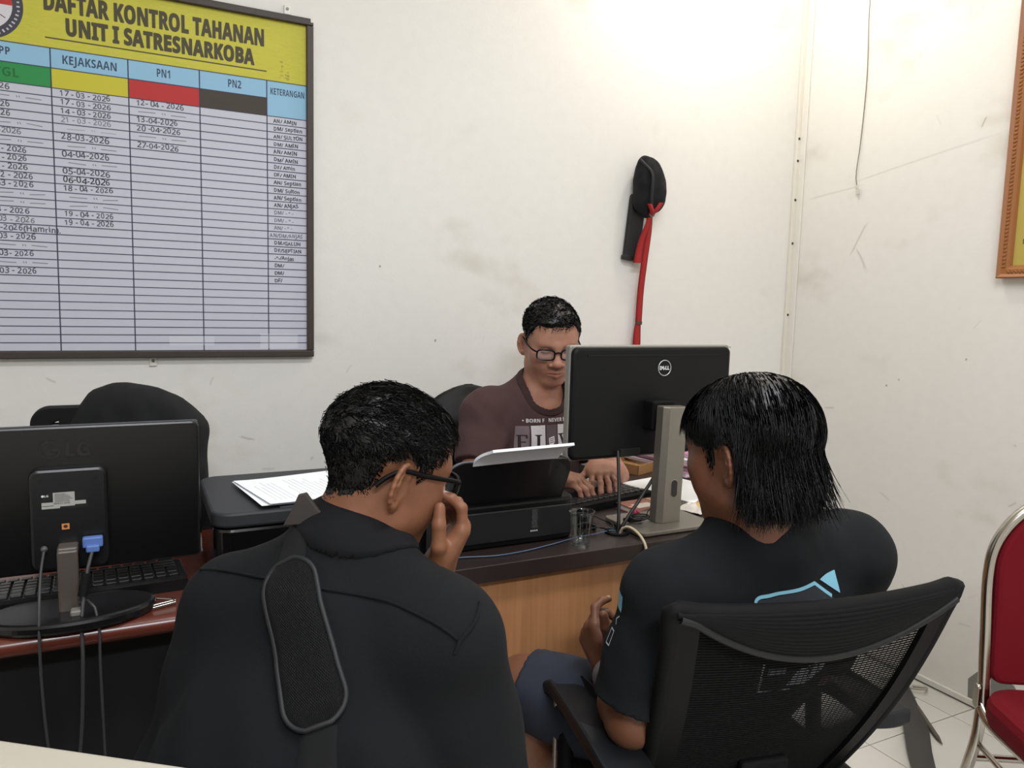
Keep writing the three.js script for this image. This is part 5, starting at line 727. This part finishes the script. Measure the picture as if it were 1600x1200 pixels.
  const pm = canvas(512, 320, (g) => {
    g.clearRect(0, 0, 512, 320); g.fillStyle = '#d8d2d2'; g.font = 'bold 40px sans-serif'; g.textBaseline = 'middle'; g.beginPath(); g.arc(70, 34, 6, 0, 7); g.fill(); g.fillText('BORN F', 92, 36); g.fillText('NEVER EN', 268, 36);
    const cell = (x, w, bg, ch, fg) => { g.fillStyle = bg; g.beginPath(); g.moveTo(x + rnd(5), 70 + rnd(5)); g.lineTo(x + w - rnd(5), 70 + rnd(6)); g.lineTo(x + w - rnd(5), 312); g.lineTo(x + rnd(5), 312 - rnd(6)); g.fill(); g.fillStyle = fg; g.font = 'bold 150px serif'; g.textAlign = 'center'; if (ch) g.fillText(ch, x + w / 2, 196); g.textAlign = 'left'; for (let i = 0; i < 26; i++) { g.fillStyle = 'rgba(60,42,44,0.8)'; g.fillRect(x + rnd(w), 70 + rnd(240), rnd(1, 5), rnd(1, 4)); } };
    cell(4, 116, '#77696c', 'F', '#2b2023'); cell(128, 112, '#d6d0d1', 'I', '#2b2023'); cell(246, 100, '#5e5054', '', '#fff'); cell(352, 116, '#d6d0d1', 'V', '#2b2023');
    g.fillStyle = '#e2dddd'; g.beginPath(); g.moveTo(270, 170); g.lineTo(318, 156); g.lineTo(322, 196); g.lineTo(300, 240); g.lineTo(272, 222); g.fill(); g.strokeStyle = '#2b2023'; g.lineWidth = 5; for (let k = 0; k < 3; k++) { g.beginPath(); g.moveTo(276, 180 + 14 * k); g.lineTo(314, 172 + 14 * k); g.stroke(); }
  });
  part('chest_print', drape(shirt, [-1.53, 0.868, 0.75], [0.2, 0, 0], [0, 0.125, 0], [0, 0, -1], 30, 20, 0.0012), M(0xffffff, 0.85, { map: pm, transparent: true, alphaTest: 0.45, side: THREE.DoubleSide }), t, 'white and grey lettered print');
  part('trousers', fabricUV(nets(field([ell(J.pelvis, [0.185, 0.13, 0.14], 0.05), ...leg(hL, kL, aL, 0.016), ...leg(hR, kR, aR, 0.016)]), [-1.72, 0.06, 0.12], [-1.14, 0.72, 0.9], 0.014)), clothBlack(0x14161c), t);
  part('shoe', nets(field(foot(aL, [0, 0, 1])), [-1.4, 0.0, 0.6], [-1.2, 0.2, 0.95], 0.01), mattBlack, t); part('shoe', nets(field(foot(aR, [0, 0, 1])), [-1.68, 0.0, 0.6], [-1.48, 0.2, 0.95], 0.01), mattBlack, t);
  // hair
  const reg = hairRegion(HAIRLINE.short.map(([a, h]) => [a, a < 40 ? h - 0.009 : h])), thick = (x, y, z) => 0.002 + 0.005 * sstep(0.02, 0.075, y) + 0.003 * sstep(0.0, 0.08, z) * sstep(0.05, 0.09, y);
  const hg = joinIdx([hairCap(hf, reg, thick), strands(hf, reg, 2600, { len: (q) => lerp(0.004, 0.024, sstep(0, 0.08, q[1])), comb: (q) => [q[0] * 5, 0.1, 0.55 + q[2] * 2], lift: 0.25, mess: 0.4, hug: 0.35, width: 0.0011, segs: 5, base: thick, keep: thick, drop: 0.4, curl: 4.5 })]);
  hg.applyMatrix4(HM); part('hair', hg, hairBlack, t, 'short wavy black hair'); brows(HM, t, hairBlack);
  glasses(t, HM, M(0x0a0b12, 0.45, { specularIntensity: 0.4 }), lensMat, { w: 1.04, drop: -0.002, thick: 0.0024 });
}
{ // ---------------------------------------------------------------- man in the black shirt, left foreground
  const J = { pelvis: [-2.41, 0.52, 1.48], chest: [-2.29, 0.775, 1.39], neck: [-2.252, 0.95, 1.352], skull: [-2.197, 1.072, 1.345], sL: [-2.378, 0.864, 1.257], sR: [-2.155, 0.872, 1.488] };
  Object.assign(J, axes(J.sL, J.sR, J.pelvis, J.neck));
  const eR = [-2.1, 0.67, 1.5], wR = [-2.125, 0.92, 1.375], eL = [-2.465, 0.64, 1.29], wL = [-2.28, 0.58, 1.18];
  const HM = frameOf([-2.184, 1.08, 1.345], 82, -17, 3, 0.93), hf = headField({ w: 1.0, ear: 1.1 });
  const rh = hand({ W: wR, X: [0.45, 0.8, 0.05], N: [0.85, -0.35, 0.35], right: true, curl: [[0.55, 0.75, 0.35], [0.75, 1.15, 0.6], [0.95, 1.3, 0.7], [1.1, 1.3, 0.7]], thumb: [[0.75, -0.4, 0.5], [0.9, -0.5, 0.1], [0.9, -0.45, -0.1]], s: 0.93 });
  const hL = V3.add(J.pelvis, J.R, -0.09), hR = V3.add(J.pelvis, J.R, 0.09), kL = [-2.2, 0.5, 1.12], kR = [-2.02, 0.5, 1.3], aL = [-2.2, 0.1, 1.14], aR = [-2.02, 0.1, 1.32];
  const p = person({ label: 'man in a black shirt and glasses seen from behind, hand at his mouth', skin: 0x7f5239, J, head: HM, hf, hands: [rh], extra: [...torso(J), ...neckOf(J), ...upperArm(J.sR, eR), ...foreArm(eR, wR), ...upperArm(J.sL, eL), ...foreArm(eL, wL), cone(wL, V3.add(wL, [0.08, -0.03, 0]), 0.03, 0.02), ...leg(hL, kL, aL), ...leg(hR, kR, aR)] });
  const { t } = p, at = (a, b, c) => V3.add(V3.add(V3.add(J.chest, J.R, a), J.U, b), J.F, c);
  const raw = field([...torso(J, 0.014, 0.06), ell(at(0.0, -0.17, -0.02), [0.195, 0.2, 0.145], 0.08, [J.R, J.U, J.F]), ...upperArm(J.sR, eR, 0.015, 0.04), ...foreArm(eR, V3.mix(eR, wR, 0.8), 0.018, 0.04), ...upperArm(J.sL, eL, 0.015, 0.04), ...foreArm(eL, wL, 0.016, 0.03)]);
  const nd = V3.norm(V3.sub(J.skull, J.neck)), cutN = capsuleDist(V3.add(J.neck, nd, 0.05), V3.add(J.neck, nd, 0.16), 0.056);
  const loc = (x, y, z) => { const d = [x - J.chest[0], y - J.chest[1], z - J.chest[2]]; return [V3.dot(d, J.R), V3.dot(d, J.U), V3.dot(d, J.F)]; };
  const hd = V3.norm(V3.sub(wR, eR)), hp = V3.mix(eR, wR, 0.8);
  const folds = (x, y, z) => { const [a, b, c] = loc(x, y, z); return 0.009 * nz(a * 6 + b * 5, b * 4 - a * 2, c * 4 + 1) + 0.006 * sstep(0.12, -0.1, b) * nz(a * 15 + b * 10, b * 7 - a * 7, c * 8) + 0.003 * nz(a * 16 + b * 11, b * 7 - a * 6, c * 8) + 0.0045 * Math.sin((b + a * 0.7) * 60) * Math.exp(-Math.pow((a - 0.16) / 0.06, 2) - Math.pow((b + 0.1) / 0.1, 2)); };
  const shirt = (x, y, z) => { let d = raw(x, y, z); if (Math.abs(d) < 0.05) d += folds(x, y, z) - 0.005; d = smax(d, -cutN(x, y, z), 0.004); if (y > 0.78 && V3.dot([x - hp[0], y - hp[1], z - hp[2]], hd) > -0.05 && V3.len([x - hp[0], y - hp[1], z - hp[2]]) < 0.09) d = smax(d, V3.dot([x - hp[0], y - hp[1], z - hp[2]], hd), 0.005); return smax(d, 0.44 - y, 0.02); };
  const black = clothBlack(0x0d0f12, 0.0006);
  part('shirt', fabricUV(nets(shirt, [-2.68, 0.42, 1.0], [-1.95, 1.1, 1.75], 0.0075)), black, t, 'black long-sleeved shirt');
  part('collar', fabricUV(nets((x, y, z) => smax(Math.abs(cutN(x, y, z) - 0.016) - 0.02, Math.abs(raw(x, y, z) - 0.0075 + 0.05 * Math.max(0, cutN(x, y, z) - 0.03)) - 0.0045, 0.003), [-2.42, 0.88, 1.22], [-2.1, 1.1, 1.56], 0.0045)), clothBlack(0x0c0d10, 0.0006), t, 'folded collar');
  // yoke and sleeve seams
  const seam = (pts, dir, r = 0.0022) => tube(onSurface(shirt, pts, dir, 0.0012), r, pts.length * 5, 6);
  part('yoke_seam', seam([[-0.2, 0.13], [-0.16, 0.135], [-0.12, 0.137], [-0.072, 0.138], [-0.02, 0.14], [0.03, 0.141], [0.07, 0.143], [0.106, 0.143], [0.15, 0.136], [0.186, 0.127], [0.207, 0.117]].map(([a, c]) => at(a, c, -0.4)), J.F), black, t);
  part('sleeve_seam', seam([[0.207, 0.1], [0.21, 0.117], [0.217, 0.134], [0.217, 0.15], [0.212, 0.165]].map(([a, c]) => at(a, c, -0.4)), J.F, 0.0026), black, t);
  part('trousers', fabricUV(nets(field([ell(J.pelvis, [0.18, 0.12, 0.14], 0.05), ...leg(hL, kL, aL, 0.016), ...leg(hR, kR, aR, 0.016)]), [-2.65, 0.06, 0.95], [-1.88, 0.7, 1.72], 0.014)), clothBlack(0x15171b), t);
  for (const a of [aL, aR]) part('shoe', nets(field(foot(a, [0.75, 0, -0.66])), V3.add(a, [-0.12, -0.1, -0.22]), V3.add(a, [0.22, 0.08, 0.12]), 0.01), mattBlack, t);
  // hair
  const reg = hairRegion(HAIRLINE.short), thick = (x, y, z) => 0.002 + 0.007 * sstep(0.01, 0.075, y + 0.2 * Math.max(0, -z - 0.04));
  const lenF = (q) => lerp(0.004, 0.026, sstep(0.0, 0.075, q[1] + 0.2 * Math.max(0, -q[2] - 0.04)));
  const o = { len: lenF, comb: (q) => [q[0] * 4, q[1] < 0.04 ? -0.5 : 0, 0.5 + q[2] * 2], lift: 0.06, mess: 0.22, hug: 0.55, width: 0.0008, segs: 6, base: thick, keep: thick, drop: 0.2, curl: 1.6 };
  const hg = joinIdx([hairCap(hf, reg, thick), strands(hf, reg, 8000, o)]); hg.applyMatrix4(HM); part('hair', hg, hairBlack, t, 'short black hair, clipped at the sides');
  const gh = strands(hf, (x, y, z) => reg(x, y, z) - 0.03, 260, { ...o, base: (x, y, z) => thick(x, y, z) + 0.004, keep: (x, y, z) => thick(x, y, z) + 0.002 }); gh.applyMatrix4(HM); part('grey_hair', gh, M(0x6d6d70, 0.4), t, 'scattered grey strands');
  brows(HM, t, hairBlack);
  glasses(t, HM, M(0x080606, 0.5, { specularIntensity: 0.3 }), lensMat, { w: 1.0, drop: 0.002, thick: 0.0036 });
  // ------------- sling bag: strap over the left shoulder, padded mesh panel down the back
  const b = thing('sling_bag', 'black sling bag strap with a mesh pad across the back of the man', 'bag');
  const strapM = M(0x151617, 0.75, { specularIntensity: 0.6, bumpMap: rep(weaveT, 4), bumpScale: 0.0008, side: THREE.DoubleSide });
  const strip = (pts, w, dir, off, thickness) => { const c = new THREE.CatmullRomCurve3(pts.map((q) => new THREE.Vector3(...q))), N = 40, K = 6, pos = [], idx = []; for (let i = 0; i <= N; i++) { const q = c.getPoint(i / N).toArray(), tg = V3.norm(c.getTangent(i / N).toArray()), sd = V3.norm(V3.cross(dir, tg)); for (let j = 0; j <= K; j++) { const u = j / K * 2 - 1, s = V3.add(q, sd, u * w / 2), h = march(shirt, s, dir, 0.6) || s; pos.push(...V3.add(h, grad(shirt, h, 0.008), off + thickness * Math.sqrt(Math.max(0, 1 - Math.pow(Math.abs(u), 6))))); } } for (let i = 0; i < N; i++) for (let j = 0; j < K; j++) { const a = i * (K + 1) + j; idx.push(a, a + 1, a + K + 2, a, a + K + 2, a + K + 1); } const g = new THREE.BufferGeometry(); g.setAttribute('position', new THREE.Float32BufferAttribute(pos, 3)); g.setIndex(idx); g.computeVertexNormals(); return fabricUV(g, 12); };
  const A = at(-0.045, 0.2, -0.4), C = at(-0.033, 0.155, -0.4), D = at(0.08, -0.01, -0.4), E = at(0.13, -0.16, -0.4);
  part('strap', strip([at(-0.05, 0.222, -0.4), A, C], 0.046, J.F, 0.001, 0.004), strapM, b);
  part('lower_strap', strip([D, E], 0.04, J.F, 0.001, 0.004), strapM, b);
  const ax = V3.norm(V3.sub(D, C)), sx = V3.norm(V3.cross(J.F, ax)), Lp = 0.215, Wp = 0.074, o0 = V3.add(V3.add(C, ax, -0.012), sx, -Wp / 2);
  const stad = (u, v) => { const yy = v * Lp, r = Wp / 2, e = yy < r ? Math.sqrt(Math.max(0, r * r - (r - yy) * (r - yy))) : yy > Lp - r ? Math.sqrt(Math.max(0, r * r - (yy - Lp + r) * (yy - Lp + r))) : r; return [0.5 + (u - 0.5) * 2 * e / Wp, v]; };
  const meshT = field2(256, 256, (u, v) => { const a = Math.sin(u * 2 * Math.PI * 32 + (Math.floor(v * 64) % 2) * Math.PI), c = Math.sin(v * 2 * Math.PI * 64); return 0.5 + 0.5 * a * Math.abs(c); });
  const pad = drape(shirt, o0, V3.mul(sx, Wp), V3.mul(ax, Lp), J.F, 26, 60, 0.0, (u, v) => { const [U, Vv] = stad(u, v); const rim = Math.min(1, 6 * Math.min(u, 1 - u)) * Math.min(1, 9 * Math.min(v, 1 - v)); return [U, Vv, 0.003 + 0.009 * Math.sqrt(rim)]; });
  part('shoulder_pad', pad, M(0x1b1c1e, 0.8, { specularIntensity: 0.6, bumpMap: rep(meshT, 0.9, 1.3), bumpScale: 0.003, map: rep(field2(256, 256, (u, v) => { const a = Math.sin(u * 2 * Math.PI * 32 + (Math.floor(v * 64) % 2) * Math.PI), c = Math.sin(v * 2 * Math.PI * 64); const k = 0.5 + 0.5 * a * Math.abs(c); return 0.3 + 0.7 * k; }, true), 0.9, 1.3), side: THREE.DoubleSide }), b, 'mesh covered pad');
  const ring = []; for (let k = 0; k < 60; k++) { const a = k / 60; const P = (u, v) => V3.add(V3.add(o0, sx, u * Wp), ax, v * Lp); const per = a < 0.4 ? [0, a / 0.4] : a < 0.5 ? [(a - 0.4) / 0.1, 1] : a < 0.9 ? [1, 1 - (a - 0.5) / 0.4] : [1 - (a - 0.9) / 0.1, 0]; const [u, v] = per; const vv = clamp(v, 0.012, 0.988), s = stad(u, vv); ring.push(P(s[0], vv)); }
  part('piping', tube(onSurface(shirt, ring, J.F, 0.006), 0.0036, 180, 8, true), M(0x1a1b1d, 0.6), b);
  const fl = extrude([[-0.03, 0], [0.034, 0.006], [0.014, 0.02], [-0.002, 0.042], [-0.01, 0.04], [-0.02, 0.018]], 0.004, 0.002); const fm = part('flap', fl, M(0x3a3431, 0.7), b, 'pointed grey brown flap'); const sp = onSurface(shirt, [at(-0.035, 0.222, -0.4)], J.F, 0)[0]; fm.position.set(sp[0], sp[1] - 0.004, sp[2]); fm.rotation.y = -0.45;
}
{ // ---------------------------------------------------------------- man in the black T-shirt, right foreground
  const J = { pelvis: [-1.58, 0.545, 1.315], chest: [-1.588, 0.77, 1.455], neck: [-1.605, 0.948, 1.485], skull: [-1.62, 1.05, 1.485], sL: [-1.76, 0.866, 1.463], sR: [-1.405, 0.9, 1.505] };
  Object.assign(J, axes(J.sL, J.sR, J.pelvis, J.neck));
  const eL = [-1.815, 0.662, 1.45], wL = [-1.745, 0.652, 1.285], eR = [-1.38, 0.66, 1.42], wR = [-1.5, 0.63, 1.2];
  const HM = frameOf([-1.638, 1.093, 1.48], -14, -9, 0, 0.97), hf = headField({ w: 1.0, nape: [0, -0.14, -0.015] });
  const lh = hand({ W: wL, X: [-0.12, 0.7, -0.65], N: [-0.85, -0.1, 0.05], right: false, curl: [[0.5, 0.7, 0.4], [0.9, 1.1, 0.6], [1.1, 1.2, 0.6], [1.2, 1.2, 0.6]], thumb: [[0.55, 0.25, 0.75], [0.7, 0.2, 0.7], [0.75, 0.15, 0.65]], s: 0.95 });
  const rh = hand({ W: wR, X: [-0.5, -0.2, -0.8], N: [0.1, 1, 0], right: true, curl: [[0.3, 0.5, 0.3], [0.3, 0.5, 0.3], [0.3, 0.5, 0.3], [0.3, 0.5, 0.3]], thumb: [[0.8, -0.3, 0.5], [0.9, -0.3, 0.3], [0.95, -0.3, 0.2]], s: 0.95 });
  const hL = V3.add(J.pelvis, J.R, -0.09), hR = V3.add(J.pelvis, J.R, 0.09); hL[1] = hR[1] = 0.535; const kL = [-1.815, 0.545, 1.09], kR = [-1.46, 0.55, 1.06], aL = [-1.815, 0.1, 1.13], aR = [-1.44, 0.1, 1.1];
  const p = person({ label: 'man in a black T-shirt with long hair seated in the mesh chair', skin: 0x704733, J, head: HM, hf, hands: [lh, rh], extra: [...torso(J), ...neckOf(J, 0.004), ...upperArm(J.sL, eL), ...foreArm(eL, wL), ...upperArm(J.sR, eR), ...foreArm(eR, wR), ...leg(hL, kL, aL), ...leg(hR, kR, aR)] });
  const { t } = p, at = (a, b, c) => V3.add(V3.add(V3.add(J.chest, J.R, a), J.U, b), J.F, c);
  const raw = field([...torso(J, 0.013, 0.05), cone(J.neck, V3.add(V3.add(J.neck, [0, 0.045, 0], 1), J.F, 0.005), 0.07, 0.066, 0.04), ...upperArm(J.sL, eL, 0.017, 0.035), ...upperArm(J.sR, eR, 0.017, 0.035), cone(V3.mix(J.sL, eL, 0.5), eL, 0.052, 0.066, 0.03), cone(V3.mix(J.sR, eR, 0.5), eR, 0.052, 0.066, 0.03)]);
  const cutN = capsuleDist(V3.add(V3.add(J.neck, [0, 0.095, 0], 1), J.F, 0.035), V3.add(V3.add(J.neck, [0, 0.2, 0], 1), J.F, 0.05), 0.062);
  const hem = (s, e) => { const d = V3.norm(V3.sub(e, s)); return (x, y, z) => (x - e[0]) * d[0] + (y - e[1]) * d[1] + (z - e[2]) * d[2]; }, hemL = hem(J.sL, V3.mix(J.sL, eL, 0.86)), hemR = hem(J.sR, V3.mix(J.sR, eR, 0.86));
  const loc = (x, y, z) => { const d = [x - J.chest[0], y - J.chest[1], z - J.chest[2]]; return [V3.dot(d, J.R), V3.dot(d, J.U), V3.dot(d, J.F)]; };
  const shirt = (x, y, z) => { let d = raw(x, y, z); if (Math.abs(d) < 0.04) { const [a, b, c] = loc(x, y, z); d += 0.006 * nz(a * 8 + b * 5, b * 5 - a * 2, c * 5 + 7) + 0.004 * nz(a * 20 + b * 9, b * 14, c * 12); } d = smax(d, -cutN(x, y, z), 0.004); const [a] = loc(x, y, z); if (a < -0.12) d = smax(d, hemL(x, y, z), 0.004); if (a > 0.12) d = smax(d, hemR(x, y, z), 0.004); return smax(d, 0.49 - y, 0.02); };
  part('t_shirt', fabricUV(nets(shirt, [-1.92, 0.46, 1.16], [-1.24, 1.06, 1.7], 0.007)), clothBlack(0x0d1013, 0.0004), t, 'black T-shirt');
  part('neckband', fabricUV(nets((x, y, z) => smax(Math.abs(cutN(x, y, z) - 0.008) - 0.009, Math.abs(raw(x, y, z) - 0.0005) - 0.004, 0.003), [-1.76, 0.88, 1.36], [-1.48, 1.08, 1.64], 0.004)), clothBlack(0x101216, 0.0004), t);
  const pm = canvas(512, 640, (g) => {
    g.clearRect(0, 0, 512, 640); g.fillStyle = '#24272b'; g.beginPath(); g.moveTo(20, 60); g.lineTo(350, 26); g.lineTo(470, 110); g.lineTo(470, 300); g.lineTo(20, 300); g.fill();
    for (let k = 0; k < 160; k++) { g.fillStyle = ['#3a3c40', '#1b1d20', '#4c4a4a', '#2e2f33'][k % 4]; g.fillRect(rnd(30, 440), rnd(70, 290), rnd(6, 50), rnd(2, 8)); }
    g.strokeStyle = '#7fb9cc'; g.lineWidth = 13; g.lineJoin = 'round'; g.beginPath(); g.moveTo(14, 110); g.lineTo(14, 66); g.quadraticCurveTo(20, 50, 50, 46); g.lineTo(344, 18); g.lineTo(440, 84); g.stroke();
    g.fillStyle = '#7fb9cc'; g.beginPath(); g.moveTo(384, 14); g.lineTo(500, 4); g.lineTo(506, 92); g.closePath(); g.fill();
    g.strokeStyle = '#e6ebf4'; g.lineWidth = 9; g.beginPath(); g.moveTo(70, 360); g.lineTo(84, 560); g.lineTo(240, 540); g.stroke(); g.fillStyle = '#e2e6f0'; g.beginPath(); g.moveTo(210, 520); g.lineTo(260, 420); g.lineTo(470, 380); g.lineTo(440, 470); g.lineTo(330, 520); g.fill(); g.fillStyle = '#aab0c0'; g.fillRect(100, 400, 90, 40); g.fillStyle = '#101316'; g.font = 'bold 60px sans-serif'; for (let k = 0; k < 9; k++) { g.beginPath(); g.ellipse(rnd(230, 440), rnd(400, 510), rnd(5, 26), rnd(4, 12), rnd(3), 0, 7); g.fill(); }
  });
  part('back_print', drape(shirt, at(-0.085, -0.022, -0.3), V3.mul(J.R, 0.17), V3.mul(J.U, 0.193), J.F, 30, 34, 0.0012), M(0xffffff, 0.85, { map: pm, transparent: true, alphaTest: 0.45, side: THREE.DoubleSide }), t, 'light blue and grey back print');
  const sp2 = canvas(128, 256, (g) => { g.clearRect(0, 0, 128, 256); g.fillStyle = '#7fb9cc'; g.beginPath(); g.moveTo(20, 20); g.lineTo(110, 8); g.lineTo(90, 80); g.lineTo(24, 92); g.fill(); g.strokeStyle = '#b8bcc0'; g.lineWidth = 6; g.beginPath(); g.moveTo(30, 110); g.lineTo(60, 130); g.lineTo(40, 150); g.stroke(); g.strokeRect(34, 176, 44, 62); });
  part('sleeve_print', drape(shirt, [-2.1, 0.785, 1.45], [0, 0, -0.035], [0, 0.09, 0], [1, 0, 0], 8, 16, 0.0012), M(0xffffff, 0.85, { map: sp2, transparent: true, alphaTest: 0.45, side: THREE.DoubleSide }), t, 'light blue mark on the sleeve');
  // shorts to the knee
  const shortEnd = (x, y, z) => { const k = x < -1.63 ? kL : kR, h = x < -1.63 ? hL : hR, d = V3.norm(V3.sub(k, h)), e = V3.mix(h, k, 0.96); return (x - e[0]) * d[0] + (y - e[1]) * d[1] + (z - e[2]) * d[2]; };
  const sf0 = field([ell(J.pelvis, [0.185, 0.12, 0.14], 0.05), cone(hL, kL, 0.1, 0.078, 0.04), cone(hR, kR, 0.1, 0.078, 0.04)]);
  part('shorts', fabricUV(nets((x, y, z) => smax(sf0(x, y, z) + 0.003 * nz(x * 20, y * 20, z * 20), shortEnd(x, y, z), 0.006), [-1.95, 0.4, 0.9], [-1.3, 0.7, 1.55], 0.0085)), M(0x252a36, 0.9, { bumpMap: weaveT, bumpScale: 0.0006 }), t, 'dark blue shorts');
  for (const a of [aL, aR]) part('sandal', nets(field(foot(a, [0, 0, -1])), V3.add(a, [-0.1, -0.1, -0.22]), V3.add(a, [0.1, 0.08, 0.12]), 0.01), mattBlack, t);
  part('wrist_band', (() => { const g = new THREE.TorusGeometry(0.031, 0.0045, 8, 32); g.scale(1, 1, 2.6); const d = V3.norm(V3.sub(wL, eL)); g.applyQuaternion(new THREE.Quaternion().setFromUnitVectors(new THREE.Vector3(0, 0, 1), new THREE.Vector3(...d))); const c = V3.mix(eL, wL, 0.88); return g.translate(...c); })(), M(0x6c6a6b, 0.5), t, 'grey wrist band');
  // hair: long at the back
  const reg = hairRegion(HAIRLINE.long), thick = (x, y, z) => 0.003 + 0.008 * sstep(0.0, 0.08, y) + 0.006 * sstep(0.02, 0.1, -z);
  const o = { len: (q) => { const az = Math.abs(Math.atan2(q[0], q[2] + 0.005)) / RAD, L = lerp(lerp(0.03, 0.06, sstep(0.03, 0.1, q[1])), 0.085, sstep(0.0, 0.06, -q[2])); return az > 40 && az < 112 ? Math.min(L, Math.max(0.006, q[1] - 0.012)) : az >= 112 ? Math.min(L, Math.max(0.01, q[1] + 0.1)) : L; }, comb: (q) => { const s = sstep(-0.02, 0.05, q[2]); return [q[0] * 3 + Math.sign(q[0]) * 0.4, lerp(-0.9, -0.25, s), lerp(-0.6, 0.7, s) * (q[1] > 0.06 ? 1 : 0.3)]; }, lift: 0.02, mess: 0.1, hug: 0.6, free: -0.035, width: 0.0009, segs: 8, base: thick, keep: thick, drop: 2.6, curl: 0.4 };
  const cap = hairCap(hf, reg, thick), o2 = o;
  const nape = strands(hf, (x, y, z) => (z < -0.02 && y < 0.03 ? reg(x, y, z) : -1), 2600, { ...o2, len: (q) => Math.max(0.012, q[1] + 0.104), comb: (q) => [q[0], -1, 0], lift: 0.04, mess: 0.09, drop: 1, curl: 0.8, hug: 0,  keep: (x, y, z) => thick(x, y, z) + 0.002 });
  const hg = joinIdx([cap, strands(hf, reg, 5600, o2), nape]); hg.applyMatrix4(HM); part('hair', hg, hairBlack, t, 'long straight black hair'); brows(HM, t, hairBlack);
}
renderer.render(scene, camera);
